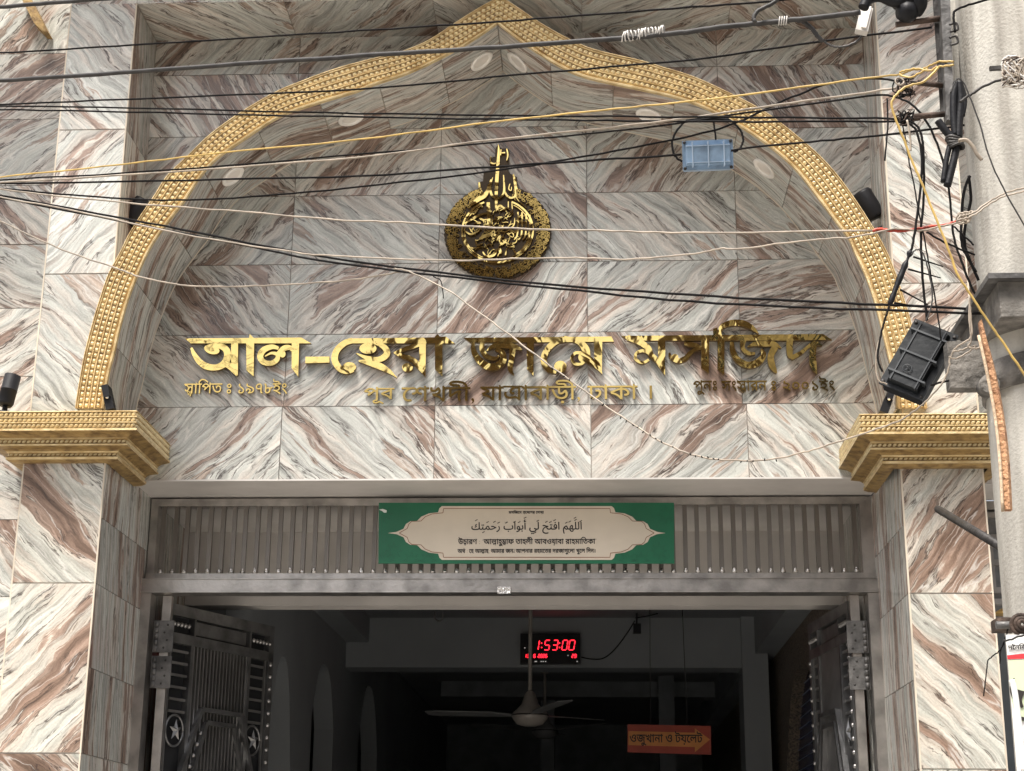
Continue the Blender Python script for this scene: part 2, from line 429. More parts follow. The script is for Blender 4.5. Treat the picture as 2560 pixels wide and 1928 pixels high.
def fit(L, x0, x1, zt, zb, ytop, ybot):
    """map loops so that x spans x0..x1 and glyph heights ytop..ybot fall on zt..zb"""
    a = min(p[0] for l_ in L for p in l_); b = max(p[0] for l_ in L for p in l_)
    sx = (x1-x0)/(b-a); sy = (zt-zb)/(ytop-ybot)
    return [[(x0+(x-a)*sx, zb+(y-ybot)*sy) for x, y in l_] for l_ in L]

# ================================================================ SETTING
g = G(); g.add([(-60, -60, 0), (60, -60, 0), (60, 60, 0), (-60, 60, 0)], [(0, 1, 2, 3)]); g.build('street', 'asphalt', None, 'structure')

# ================================================================ MOSQUE
mosque = thing('mosque', 'marble clad mosque front with a gold ogee arch over an open steel gate', 'mosque')
YP, YR, YT, YD = -.356, -.05, 0., .28
ROW = [4.2838+.3005*i for i in range(4, -9, -1)]

# ---- arch curves (traced), world X,Z on the front plane of the arch
YF = -.385
Lo = [(190, 1022), (200, 957), (214, 883), (233, 810), (253, 744), (273, 687), (302, 633), (322, 592), (347, 551), (388, 490), (420, 441), (469, 394), (531, 335), (612, 278), (694, 231), (755, 206), (830, 178), (911, 155), (1005, 132), (1075, 102), (1144, 57), (1200, 22), (1252, -6)]
Li = [(261, 1022), (273, 940), (286, 891), (302, 822), (322, 752), (347, 687), (371, 634), (396, 592), (433, 543), (465, 502), (502, 445), (543, 400), (612, 351), (702, 294), (796, 261), (890, 233), (932, 216), (1026, 184), (1132, 133), (1200, 92), (1244, 61)]
Ro = [(2317, 1022), (2309, 970), (2296, 890), (2280, 820), (2264, 765), (2240, 691), (2217, 634), (2182, 571), (2121, 478), (2068, 412), (2007, 355), (1905, 278), (1782, 216), (1720, 190), (1660, 172), (1605, 155), (1483, 126), (1410, 94), (1352, 61), (1300, 26), (1252, -6)]
Ri = [(2240, 1022), (2236, 960), (2219, 891), (2203, 826), (2186, 761), (2162, 691), (2135, 634), (2121, 600), (2093, 563), (2044, 498), (1986, 424), (1921, 367), (1848, 318), (1762, 273), (1690, 248), (1605, 228), (1483, 202), (1410, 175), (1312, 114), (1244, 61)]
def wc(L):
    q = [P3(a, b, YF) for a, b in L]; return [(p[0], p[2]) for p in q]
def resample(P, n):
    P = [np.array(p) for p in cr_spline(P, 6)]
    d = [0]
    for i in range(1, len(P)): d.append(d[-1]+np.linalg.norm(P[i]-P[i-1]))
    t = np.linspace(0, d[-1], n); X = np.interp(t, d, [p[0] for p in P]); Z = np.interp(t, d, [p[1] for p in P])
    return [(float(a), float(b)) for a, b in zip(X, Z)], d[-1]
NS = 97
arcs = {}
for side, (O, I) in {'L': (Lo, Li), 'R': (Ro, Ri)}.items():
    o_, lo = resample(wc(O), NS); i_, li = resample(wc(I), NS); arcs[side] = (o_, i_, lo, li)
ZB = 3.15
inner = [(arcs['L'][1][0][0], ZB)]+arcs['L'][1]+arcs['R'][1][::-1][1:]+[(arcs['R'][1][0][0], ZB)]
outer = [(arcs['L'][0][0][0], ZB)]+arcs['L'][0]+arcs['R'][0][::-1][1:]+[(arcs['R'][0][0][0], ZB)]
mid = [((a[0]+b[0])/2, (a[1]+b[1])/2) for a, b in zip(inner, outer)]
midA = np.array(mid); midB = np.array(mid[1:]+[mid[0]])
def in_mid(c): return wind(c, midA, midB) != 0

# ---- marble tile builder on a flat wall facing -Y
def tile(parent, x0, x1, z0, z1, Y, uvp, th=.0035, gap=.0014, keep=None, name='marble_tile', mt='marble', lean=True):
    s, c0, xj, ang, su, sv = uvp
    ca, sa = math.cos(ang), math.sin(ang)
    if parent.name.startswith('pilaster'): gap = .0024
    x0 += gap; x1 -= gap; z0 += gap; z1 -= gap
    def uv(p):
        xp = s*(p[0]-xj)+c0; z = p[2]-z0
        return (xp*ca+z*sa+su, -xp*sa+z*ca+sv)
    dz = random.uniform(-.0012, .0012) if lean else 0; dx = random.uniform(-.0012, .0012) if lean else 0
    def fn(a, b, n):
        return (a, Y-th+n+(dx*(a-x0)/(x1-x0)+dz*(b-z0)/(z1-z0) if n == 0 else 0), b)
    rect = [(x0, z0), (x1, z0), (x1, z1), (x0, z1)]
    g = G()
    if keep:
        R = lambda c: x0 < c[0] < x1 and z0 < c[1] < z1 and keep(c)
        V, T = union([rect, mid], R)
        if not T: return None
    else: V, T = rect, [(0, 1, 2, 3)]
    extrude(g, V, T, fn, th)
    return g.build(name, mt, parent, uv=uv)
def row_tiles(parent, xs, z0, z1, Y, signs, angs=None, keep=None, **k):
    s_prev = None; c = 0; su, sv = random.uniform(0, 60), random.uniform(0, 60)
    for i in range(len(xs)-1):
        s = signs[i % len(signs)]; a = (angs[i % len(angs)] if angs else random.uniform(38, 56))
        if s_prev is None or (s == s_prev and random.random() < .8):
            su, sv = random.uniform(0, 60), random.uniform(0, 60); c = random.uniform(0, 2)
            aa = a
        else:
            c = c_end          # book-matched across the joint
        s_prev = s
        xj = xs[i]; c_end = s*(xs[i+1]-xj)+c
        if angs and angs[i % len(angs)] is not None: aa = angs[i % len(angs)]
        tile(parent, xs[i], xs[i+1], z0, z1, Y, (s, c, xj, math.radians(aa), su, sv), keep=keep, **k)

# ---- tympanum wall
XC = [-2.04, -1.44, -.84, -.24, .36, .96, 1.56]
g = G(); g.box(-1.50, 1.55, YT+.001, YT+.09, 3.086, 5.2); tymp = g.build('tympanum_wall', 'groutd', mosque)
tsigns = {  # + = veins rise to the right, - = fall to the right
    3.08: [1, -1, -1, 1, -1], 3.38: [-1, 1, 1, -1, 1], 3.68: [-1, 1, 1, 1, 1], 3.98: [1, -1, -1, -1, -1],
    4.28: [-1, 1, -1, 1, 1], 4.58: [1, 1, 1, 1, -1], 4.88: [-1, 1, -1, 1, 1]}
for k_, sg in tsigns.items():
    z0 = 4.2838+.3005*round((k_-4.28)/.3)
    xs = [-1.44, -.84, -.24, .36, .96, 1.50]
    if abs(k_-3.08) < .01: xs = [-1.44, -.845, -.24, .37, .975, 1.50]
    an = [random.uniform(40, 55) for _ in range(5)]
    if abs(k_-3.68) < .01: an[4] = 12
    row_tiles(tymp, xs, z0, z0+.3005, YT, sg, an)

# ---- recessed spandrel wall behind the arch
g = G(); g.box(-1.47, -1.30, YR+.001, YR+.05, 3.3, 5.0); g.box(1.30, 1.52, YR+.001, YR+.05, 3.3, 5.0)
V, T = union([[(-1.47, 3.3), (1.52, 3.3), (1.52, 5.0), (-1.47, 5.0)], mid], lambda c: -1.47 < c[0] < 1.52 and 3.3 < c[1] < 5.0 and not in_mid(c))
g = G(); extrude(g, V, T, lambda a, b, n: (a, YR+.001+n, b), .048); spand = g.build('spandrel_wall', 'groutd', mosque)
zr = [5.0, 4.82, 4.535, 4.235, 3.935, 3.635, 3.335]
xr = [-1.455, -.84, -.24, .36, .90, 1.502]
for i in range(len(zr)-1):
    row_tiles(spand, xr, zr[i+1], zr[i], YR, [(-1)**(i+j) if i % 2 else (-1)**(j//2) for j in range(5)], keep=lambda c: not in_mid(c))

# ---- ceiling of the recess
def soffit_tiles(parent, x0, x1, y0, y1, z, step, mt='marble'):
    x = x0; i = 0
    while x < x1-.02:
        xe = min(x+step, x1); g = G(); g.box(x+.0014, xe-.0014, y0, y1, z-.0035, z)
        a = math.radians(random.uniform(35, 60)); s = (-1)**i; su, sv = random.uniform(0, 60), random.uniform(0, 60)
        g.build('marble_tile', mt, parent, uv=lambda p, a=a, s=s, su=su, sv=sv: (s*(p[0])*math.cos(a)+p[1]*math.sin(a)+su, -s*p[0]*math.sin(a)+p[1]*math.cos(a)+sv))
        x = xe; i += 1
g = G(); g.box(-1.722, 2.3, YP+.005, .3, 4.99, 5.9); over = g.build('upper_wall', 'groutd', mosque)
G().box(-2.6, 2.6, -.70, YP+.002, 5.30, 5.5).build('canopy', 'cream', mosque)
soffit_tiles(over, -1.455, 1.502, YP, YR, 4.99, .6)
for r_ in range(2): row_tiles(over, [-1.722, -1.455]+[-.855+.6*i for i in range(6)], 4.982+.3*r_+.001, 4.982+.3*(r_+1), YP+.005, [1, -1], mt='marble')

# ---- pilasters
def pilaster(x0u, x1u, x0, x1, ju, jl, zcap, inn, mirror):
    g = G(); g.box(x0+.004, x1-.004, YP+.002, YD+.05, 0, zcap); g.box(x0u+.004, x1u-.004, YP+.002, YD, zcap, 4.99)
    p = g.build('pilaster', 'grout', mosque)
    zs = sorted(ju+[zcap, 4.985])
    sg = random.choice((1, -1))
    for a, b in zip(zs[:-1], zs[1:]):
        row_tiles(p, [x0u, x1u], a, b, YP, [sg], mt='marble'); sg = -sg
    zs = sorted(jl+[zcap])
    sg = -1
    for a, b in list(zip(zs[:-1], zs[1:]))[::-1]:
        row_tiles(p, [x0, x1], a, b, YP, [sg*mirror], mt='marble_warm'); sg = -sg
    for (xx, za, zb_) in ((x0, 0, zcap), (x1, 0, zcap), (x0u, zcap, 4.985), (x1u, zcap, 4.985)):
        G().box(xx-.0028, xx+.0028, YP-.0045, YP+.004, za+.002, zb_-.002).build('corner_bead', 'cream', p)
    # the faces turned into the doorway and into the recess
    def side(X, z0, z1, y0, y1, sgn, ang):
        g = G(); g.box(X, X+sgn*.007, y0+.001, y1-.001, z0+.0014, z1-.0014)
        a = math.radians(ang); su, sv = random.uniform(0, 60), random.uniform(0, 60)
        g.build('marble_tile', 'marble', p, uv=lambda q: (q[2]*math.cos(a)+q[1]*1.6*math.sin(a)+su, -q[2]*math.sin(a)+q[1]*1.6*math.cos(a)+sv))
    X = x1 if inn > 0 else x0; Xu = x1u if inn > 0 else x0u
    zq = [zcap-.0]+[jl[0]-.6*i+.0 for i in range(0, 5)]
    zq = sorted({round(z, 3) for z in [0.]+jl+[zcap]})
    for a, b in zip(zq[:-1], zq[1:]):
        nsub = 2 if b-a > .45 else 1
        for q in range(nsub):
            side(X-inn*.004, a+(b-a)*q/nsub, a+(b-a)*(q+1)/nsub, YP, YD, inn, random.uniform(-12, 12))
    zz = sorted(ju+[zcap, 4.98])
    for a, b in zip(zz[:-1], zz[1:]): side(Xu-inn*.004, a, b, YP, YR, inn, random.uniform(-8, 8))
    return p
pilaster(-1.722, -1.455, -1.7265, -1.422, [3.8135, 4.4227], [2.618-.601*i for i in range(5)], 3.10, 1, 1)
pilaster(1.502, 1.7735, 1.4825, 1.772, [3.74, 4.35], [2.578-.601*i for i in range(5)], 3.07, -1, -1)

# ---- walls of the neighbouring bays
g = G(); g.box(-2.9, -1.73, YR+.001, .3, 0, 5.6); lw = g.build('side_wall', 'groutd', mosque)
zl = [4.934, 4.628, 4.327, 4.065, 3.788, 3.50, 3.20, 2.92, 2.62, 2.32, 2.02, 1.72]
for i in range(len(zl)-1): row_tiles(lw, [-2.93, -2.33, -1.735], zl[i+1], zl[i], YR, [(-1)**(i//2)], [random.uniform(30, 50)]*2)
row_tiles(lw, [-2.93, -2.33, -1.735], 4.934, 5.24, YR, [1]); row_tiles(lw, [-2.93, -2.33, -1.735], 5.24, 5.54, YR, [-1])
g = G(); g.box(1.776, 2.9, YT+.001, .10, 3.105, 5.6); rw = g.build('side_wall', 'groutd', mosque)
for i in range(6): row_tiles(rw, [1.776, 2.2, 2.8], 3.108+.3*i, 3.108+.3*(i+1), YT, [(-1)**i], mt='marble')
# window bay right of the right pilaster
g = G(); g.box(1.776, 2.9, YT+.001, YD, 3.06, 3.104); g.build('lintel', 'plaster', mosque)
g = G(); g.box(1.776, 2.9, YD, YD+.05, 0, 2.0); g.box(1.776, 2.9, YD+.4, YD+.45, 2., 3.06); g.build('window_wall', 'indark', mosque)
winr = G()
winr.box(1.78, 2.9, YD-.01, YD+.03, 3.02, 3.055); winr.box(1.776, 1.80, YD-.01, YD+.03, 2.0, 3.02)
for z in (2.99, 2.90, 2.80, 2.69, 2.645): winr.box(1.80, 2.9, YD-.005, YD+.02, z, z+.022)
wfr = winr.build('window', 'steel', mosque)
for i in range(10):
    G().box(1.84+.085*i, 1.862+.085*i, YD+.002, YD+.016, 2.71, 2.90).build('bar', 'steel', wfr)
G().box(1.80, 2.9, YD+.021, YD+.03, 2.58, 3.02).build('panel', 'steeld', wfr)

# ---- arch ring: body, soffit tiles, gold moulding
ring = None
g = G()
def strip(g, A, ya, B, yb, flip=False):
    n = len(A); vs = [(x, ya, z) for x, z in A]+[(x, yb, z) for x, z in B]
    fs = [(i, i+1, n+i+1, n+i) for i in range(n-1)]
    g.add(vs, [f[::-1] for f in fs] if flip else fs, True)
def offc(P, d):      # offset curve away from the opening
    out = []
    for i, p in enumerate(P):
        a, b = np.array(P[max(i-1, 0)]), np.array(P[min(i+1, len(P)-1)]); t = b-a; t = t/(np.linalg.norm(t)+1e-9)
        out.append((p[0]-t[1]*d, p[1]+t[0]*d))
    return out
for sd_ in 'LR':
    o_, i_, lo, li = arcs[sd_]; sg = 1 if sd_ == 'L' else -1
    ii = offc(i_, .006*sg)
    strip(g, ii, YF+.004, ii, .0, sg < 0); strip(g, o_, YF+.004, o_, YR+.02, sg > 0)
    strip(g, ii, YF+.004, o_, YF+.004, sg > 0)
ring = g.build('arch_ring', 'cream', mosque)
NT = 9
for sd_ in 'LR':
    o_, i_, lo, li = arcs[sd_]; sg = 1 if sd_ == 'L' else -1
    for k in range(NT):
        a, b = int(k*(NS-1)/NT), int((k+1)*(NS-1)/NT)
        seg = [np.array(p) for p in i_[a:b+1]]
        seg[0] = seg[0]+(seg[1]-seg[0])*.06; seg[-1] = seg[-1]-(seg[-1]-seg[-2])*.06
        seg = [tuple(p) for p in seg]; out = offc(seg, .006*sg)
        g = G(); nS = len(seg); skew = .0
        vs = [(x, YF+.003, z) for x, z in seg]+[(x, -.001, z) for x, z in seg]+[(x, YF+.003, z) for x, z in out]+[(x, -.001, z) for x, z in out]
        fs = [(i, i+1, nS+i+1, nS+i) for i in range(nS-1)]
        g.add(vs, fs, True)
        g.add([vs[0], vs[nS], vs[3*nS], vs[2*nS]], [(0, 1, 2, 3)]); g.add([vs[nS-1], vs[2*nS-1], vs[4*nS-1], vs[3*nS-1]], [(0, 1, 2, 3)])
        lay = {}
        L0 = 0; cum = [0]
        for i in range(1, nS): cum.append(cum[-1]+math.dist(seg[i], seg[i-1]))
        an = math.radians(random.uniform(-25, 25)); su, sv = random.uniform(0, 60), random.uniform(0, 60)
        def uv(p, seg=seg, cum=cum, an=an, su=su, sv=sv):
            j = min(range(len(seg)), key=lambda q: (seg[q][0]-p[0])**2+(seg[q][1]-p[2])**2); u, v = cum[j], p[1]*1.4
            return (u*math.cos(an)+v*math.sin(an)+su, -u*math.sin(an)+v*math.cos(an)+sv)
        g.build('marble_tile', 'marble', ring, uv=uv)

for sd_ in 'LR':
    g = G(); g.tube([(x, -.006, z) for x, z in arcs[sd_][1]], .0032, 5); g.build('grout_line', 'cream', ring)
gold = bpy.data.objects.new('gold_arch', None); COL.objects.link(gold); gold.parent = mosque
gprof = [(0, .0), (0, .016), (.05, .018), (.09, .012), (.10, .006), (.125, .006), (.135, .011), (.145, .006)]
for r_ in range(4):
    b0 = .145+r_*.205
    gprof += [(b0+.012, .008), (b0+.155, .008), (b0+.165, .014), (b0+.178, .014), (b0+.188, .006)]
gprof += [(.975, .008), (.98, .016), (1, .016), (1, 0)]
NG = 10
for sd_ in 'LR':
    o_, i_, lo, li = arcs[sd_]; sg = 1 if sd_ == 'L' else -1
    for k in range(NG):
        a, b = int(k*(NS-1)/NG), int((k+1)*(NS-1)/NG)
        g = G(); cols = []
        idx = list(range(a, b+1)); npf = len(gprof); vs = []
        for q, j in enumerate(idx):
            for (t, h) in gprof:
                I, O = np.array(i_[j]), np.array(o_[j])
                if q == 0 and k > 0: I = I+(np.array(i_[j+1])-I)*.045; O = O+(np.array(o_[j+1])-O)*.045
                p = I+(O-I)*t; vs.append((p[0], YF+.003-h, p[1]))
        fs = [(q*npf+t, q*npf+t+1, (q+1)*npf+t+1, (q+1)*npf+t) for q in range(len(idx)-1) for t in range(npf-1)]
        if sg < 0: fs = [f[::-1] for f in fs]
        g.add(vs, fs); gm = g.build('gold_moulding', ['gold', 'golddark'], gold)
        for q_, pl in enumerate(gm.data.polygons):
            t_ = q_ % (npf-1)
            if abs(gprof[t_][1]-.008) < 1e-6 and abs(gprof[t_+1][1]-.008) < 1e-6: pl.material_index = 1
    g = G(); nb = 112                        # raised beads, four rows
    for r_ in range(4):
        t0 = .145+r_*.205+.083
        for q in range(nb):
            u = (q+.5)/nb*(NS-1); j = min(int(u), NS-2); fr = u-j
            I = np.array(i_[j])*(1-fr)+np.array(i_[j+1])*fr; O = np.array(o_[j])*(1-fr)+np.array(o_[j+1])*fr
            c = I+(O-I)*t0; cr_ = (O-I); wd = np.linalg.norm(cr_); cr_ /= wd; al = np.array([-cr_[1], cr_[0]])
            hw, hl = .056*wd, .0068
            y0 = YF+.003-.008; vs = []
            for (aa, bb) in ((-hw*.8, -hl), (hw*.8, -hl), (hw, 0), (hw*.8, hl), (-hw*.8, hl), (-hw, 0)):
                p = c+cr_*aa+al*bb; vs.append((p[0], y0, p[1]))
            for (aa, bb) in ((-hw*.35, hl*.25), (hw*.35, -hl*.25)):
                p = c+cr_*aa+al*bb; vs.append((p[0], y0-.0075, p[1]))
            fs = [(0, 1, 7, 6), (1, 2, 7), (2, 3, 7), (3, 4, 6, 7), (4, 5, 6), (5, 0, 6)]
            g.add(vs, fs if sg > 0 else [f[::-1] for f in fs])
    g.build('bead_rows', 'goldbead', gold, 'stuff')

# ---- capitals
def capital(xa, xb, ztop, dY, dz=0.):
    """plan box xa..xb (pilaster body line) and depth to YP; profile projects outward"""
    prof = [(-.05, .150), (.118, .150), (.125, .146), (.125, .145), (.119, .144), (.119, .129), (.124, .1275), (.124, .1245), (.119, .123), (.119, .108), (.124, .1065),
            (.124, .1035), (.119, .102), (.119, .084), (.128, .081), (.128, .073), (.095, .066), (.082, .058), (.082, .054), (.077, .052), (.077, .038), (.085, .034), (.085, .028), (.050, .024),
            (.040, .018), (.036, .014), (.031, .012), (.031, .002), (.040, -.003), (.038, -.012), (.02, -.018), (-.01, -.020)]
    zb = ztop-.150
    cap = bpy.data.objects.new('capital', None); COL.objects.link(cap); cap.parent = mosque
    def path(o):
        y = YP-o-dY
        return [(xa-o, -.001), (xa-o, y), (xb+o, y), (xb+o, -.001)]
    names = [('cornice_tier', 0, 17), ('cornice_tier', 16, 24), ('cornice_tier', 23, len(prof))]
    for nm, a, b in names:
        g = G(); sec = prof[a:b]; vs = []
        for o, z in sec: vs += [(x, y, zb+z) for x, y in path(o)]
        fs = [(i*4+j, i*4+j+1, (i+1)*4+j+1, (i+1)*4+j) for i in range(len(sec)-1) for j in range(3)]
        g.add(vs, fs); gm = g.build(nm, ['gold', 'golddark'], cap)
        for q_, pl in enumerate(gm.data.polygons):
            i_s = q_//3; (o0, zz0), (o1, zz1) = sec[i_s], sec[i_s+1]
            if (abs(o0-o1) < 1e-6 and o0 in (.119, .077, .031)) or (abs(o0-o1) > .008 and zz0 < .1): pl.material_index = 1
    g = G()
    g.add([(x, y, zb+.149) for x, y in path(.11)], [(0, 1, 2, 3)]); g.build('top_slab', 'concrete', cap)
    g = G()
    for o, z, h in ((.119, .1365, .0070), (.119, .1155, .0070), (.119, .0935, .0074), (.077, .045, .0065), (.031, .007, .0050)):
        if h == 0: continue
        pt = path(o)
        for (p, q) in ((pt[0], pt[1]), (pt[1], pt[2]), (pt[2], pt[3])):
            L = math.dist(p, q); n = int(L/.0172); t = ((q[0]-p[0])/L, (q[1]-p[1])/L); nn = (t[1], -t[0])
            if nn[1] > .5 or (t[1] < 0 and nn[0] > 0) : nn = (-nn[0], -nn[1])
            nn = {True: (0, -1), False: (1 if p[0] > (xa+xb)/2 else -1, 0)}[abs(t[0]) > .5]
            for k in range(n):
                c = (p[0]+t[0]*(k+.5)*L/n, p[1]+t[1]*(k+.5)*L/n); hl = .0074
                def pt3(al, up, out): return (c[0]+t[0]*al+nn[0]*out, c[1]+t[1]*al+nn[1]*out, zb+z+up)
                vs = [pt3(-hl, -h, -.001), pt3(0, -h, -.001), pt3(hl, -h*.2, -.001), pt3(hl, h, -.001), pt3(0, h, -.001), pt3(-hl, h*.2, -.001), pt3(-hl*.3, h*.15, .0075), pt3(hl*.35, h*.3, .0075)]
                g.add(vs, [(0, 1, 7, 6), (1, 2, 7), (2, 3, 7), (3, 4, 6, 7), (4, 5, 6), (5, 0, 6)])
    g.build('bead_rows', 'goldbead', cap, 'stuff')
    return zb
capital(-1.745, -1.405, 3.232, .0)
capital(1.445, 1.80, 3.196, .020)

# small gold trim of the next bay, top left
g = G(); q = [P3(a, b, -.12) for a, b in ((50, -10), (74, -10), (120, 80), (106, 78), (84, 56))]
L = ccw([(p[0], p[2]) for p in q]); V, T = union([L]); extrude(g, V, T, lambda a, b, n: (a, -.12+n, b), .065); g.build('gold_trim', 'golddark', mosque)

# ---- lintel soffit and door surround
g = G(); g.box(-1.422, 1.4825, YT+.002, YD+.05, 3.081, 3.13); g.box(-1.42, 1.48, YT-.011, YT+.004, 3.080, 3.0865); g.build('lintel', 'plaster', mosque)

# ---- stainless door frame and transom grille
xl, xr_ = -1.413, 1.482
g = G()
g.box(xl, xr_, YD-.02, YD+.03, 3.043, 3.073); g.box(xl, xr_, YD-.028, YD+.03, 2.742, 2.766)
g.box(xl, xl+.03, YD-.02, YD+.03, 2.766, 3.043); g.box(xr_-.05, xr_, YD-.02, YD+.03, 2.766, 3.043)
gr = g.build('transom_grille', 'steel', mosque)
nbar = 59; me_bar = None
for i in range(nbar):
    x = xl+.055+i*(xr_-xl-.13)/(nbar-1)
    if me_bar is None:
        gb = G().box(-.0085, .0085, -.010, .010, 2.766, 3.043); o = gb.build('bar', 'barsteel', gr); me_bar = o.data
    else: o = link('bar', me_bar, gr)
    o.location = (x+random.uniform(-.0015, .0015), YD-.004, 0); o.rotation_euler = (0, random.uniform(-.0007, .0007), random.uniform(-.06, .06))
g = G()
for i in range(nbar):
    x = xl+.055+i*(xr_-xl-.13)/(nbar-1)
    g.lathe([(.0, .0), (.011, .003), (.010, .012), (.004, .018+random.uniform(0, .008))], (x, YD-.016, 2.765), (0, -.15, 1), 7)
g.build('weld_beads', 'weld', gr, 'stuff')
g = G()
g.box(xl-.012, xr_+.004, YD-.05, YD+.03, 2.690, 2.738); g.box(xl-.012, xr_+.004, YD-.058, YD+.03, 2.684, 2.691); g.box(xl-.012, xr_+.004, YD-.055, YD+.03, 2.7385, 2.7415)
g.box(xl-.012, xl+.034, YD-.05, YD+.03, 0, 2.683); g.box(xr_-.042, xr_+.004, YD-.05, YD+.03, 0, 2.683)
fr = g.build('door_frame', 'steel', mosque)
G().box(.0, .052, YD-.075, YD-.051, 2.676, 2.703).build('catch_box', 'weld', fr)
g = G(); g.box(xl+.07, xl+.105, YD+.0, YD+.03, 0, 2.681); g.build('jamb_post', 'steel', fr)
g = G(); g.box(xr_-.105, xr_-.07, YD+.0, YD+.03, 0, 2.681); g.build('jamb_post', 'steel', fr)
for sx in (0, 1):
    for z0 in (2.455, 2.315):
        X0 = xl+.045 if sx == 0 else xr_-.125
        g = G(); g.box(X0, X0+.08, YD-.012, YD-.004, z0, z0+.125)
        Xp = xl+.058 if sx == 0 else xr_-.058
        for q in range(5): g.tube([(Xp, YD-.016, z0+.005+q*.024), (Xp, YD-.016, z0+.025+q*.024)], .0075, 8)
        g.cur = 1
        for q in range(4):
            xx = xl+.095 if sx == 0 else xr_-.10
            g.lathe([(0, .002), (.004, .001), (.0045, 0)], (xx+(q % 2)*.012-.006, YD-.0125, z0+.018+q*.03), (0, -1, 0), 8)
        g.build('hinge', ['irong', 'iron'], fr)

# ---- gate leaves
def gate(O, D, Wd, ztop, label):
    D = np.array(D, float); D /= np.linalg.norm(D); O = np.array(O, float); Nn = np.array([D[1], -D[0], 0])
    if Nn[1] > 0: Nn = -Nn
    def at(s, z, n=0): return O[:2].tolist() and (O[0]+D[0]*s*Wd+Nn[0]*n, O[1]+D[1]*s*Wd+Nn[1]*n, z)
    g = G()
    def rb(s0, s1, z0, z1, th=.03, gg=None, n0=-.015):
        (gg or g).obox(at(s0, z0, n0), np.array(at(s1, z0))-np.array(at(s0, z0)), (0, 0, z1-z0), Nn*th)
    rb(0, 1, ztop-.045, ztop); rb(0, 1, ztop-.155, ztop-.115); rb(0, .045, 0.05, ztop-.045); rb(.955, 1, .05, ztop-.045)
    rb(.22, .245, .05, ztop-.155); rb(.755, .78, .05, ztop-.155); rb(0, 1, .05, .12); rb(.24, .255, ztop-.115, ztop-.045); rb(.76, .775, ztop-.115, ztop-.045)
    leaf = g.build('gate_leaf', 'steeld', mosque); leaf['label'] = label
    g = G(); rb(.002, .998, .06, ztop-.01, .002, g, -.0175); g.build('backing_sheet', 'sheetshade', leaf)
    g = G(); rb(.27, .74, ztop-.107, ztop-.053, .004, g, 0); g.build('panel', 'steeld', leaf)
    for i in range(17):                      # upright bars
        s = .26+i*.0305
        g = G(); rb(s-.0050, s+.0050, .12, ztop-.155, .012, g, -.003); g.build('bar', 'stud', leaf)
    for s0 in (.075, .785):                  # rungs beside the bars
        for k in range(6):
            z = ztop-.185-k*.048; g = G(); rb(s0, s0+.14, z-.005, z+.005, .010, g, -.004); g.build('rung', 'stud', leaf)
        z = ztop-.50
        g = G(); g.tube([at(s0+.07+.075*math.cos(t), z+.062*math.sin(t)) for t in np.linspace(0, 2*PI, 25)], .005, 6)
        st = [(s0+.07+(.055 if i % 2 == 0 else .022)*math.sin(i*PI/5), z+(.045 if i % 2 == 0 else .018)*math.cos(i*PI/5)) for i in range(10)]
        g.add([at(a, b, .008) for a, b in st]+[at(s0+.07, z, .022)], [(i, (i+1) % 10, 10) for i in range(10)])
        g.build('star_ring', 'steeld', leaf)
        g = G(); rb(s0-.02, s0-.012, .12, ztop-.155, .008, g, 0); rb(s0+.15, s0+.158, .12, ztop-.155, .008, g, 0); g.build('side_rail', 'stud', leaf)
    # trapezoid frames
    for dd, z0 in ((0, ztop-.405), (.085, ztop-.455)):
        g = G(); A = [at(.06+dd, z0-.50, .018), at(.335+dd*.6, z0, .018), at(.70-dd*.6, z0, .018), at(.97-dd, z0-.50, .018)]
        for p, q in zip(A[:-1], A[1:]): g.bar(p, q, .022, .018, Nn) if False else g.bar(p, q, .018, .022, Nn)
        g.build('trapezoid_frame', 'steeld', leaf)
    def stud(s, z, g, r=.010): g.lathe([(r, 0), (r*.95, r*.5), (r*.6, r*.9), (0, r*1.1)], at(s, z, .012), Nn, 8)
    studs = [(.022, ztop-.17-k*.052) for k in range(44)]+[(.978, ztop-.17-k*.052) for k in range(44)]
    studs += [(.03+k*.032, ztop-.08) for k in range(6)]+[(.80+k*.032, ztop-.08) for k in range(6)]
    studs += [(.355-k*.0265, ztop-.50-k*.045) for k in range(8)]+[(.68+k*.0265, ztop-.50-k*.045) for k in range(8)]
    me = None
    for (s, z) in studs:
        if z < .2: continue
        g = G(); stud(s, z, g); g.build('stud', 'stud', leaf)
    return leaf
gate((-1.352, .36, 0), (.321, .68, 0), .72, 2.668, 'left gate leaf swung inward')
gate((1.392, .36, 0), (-.075, .60, 0), .62, 2.672, 'right gate leaf swung inward, seen nearly edge on')

# ---- interior of the hall (walls, beams, ceiling)
hall = bpy.data.objects.new('hall_interior', None); COL.objects.link(hall); hall.parent = mosque
g = G(); g.box(-1.47, 1.52, YD+.02, .86, 3.062, 3.10); g.build('porch_ceiling', 'plaster', hall)
g = G(); g.box(-1.60, -1.405, YD+.06, .88, 0, 3.062); g.build('porch_wall', 'marble', hall, uv=lambda p: (p[2], p[1]*2))
g = G(); g.box(1.44, 1.60, YD+.06, .88, 0, 3.062); g.build('porch_wall', 'marble', hall, uv=lambda p: (p[2], p[1]*2))
G().box(-2.9, -1.61, .31, 1.0, 0, 3.45).build('light_block_wall', 'indark', hall); G().box(1.61, 1.9, .34, .99, 0, 3.45).build('light_block_wall', 'indark', hall)  # unseen end walls added to keep daylight from leaking into the hall
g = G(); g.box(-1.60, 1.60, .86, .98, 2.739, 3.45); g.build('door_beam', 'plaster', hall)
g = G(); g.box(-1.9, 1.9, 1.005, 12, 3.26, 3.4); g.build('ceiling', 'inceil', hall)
g = G(); g.box(-1.9, 1.9, .98, 12, .02, .12); g.build('floor', 'indark', hall)
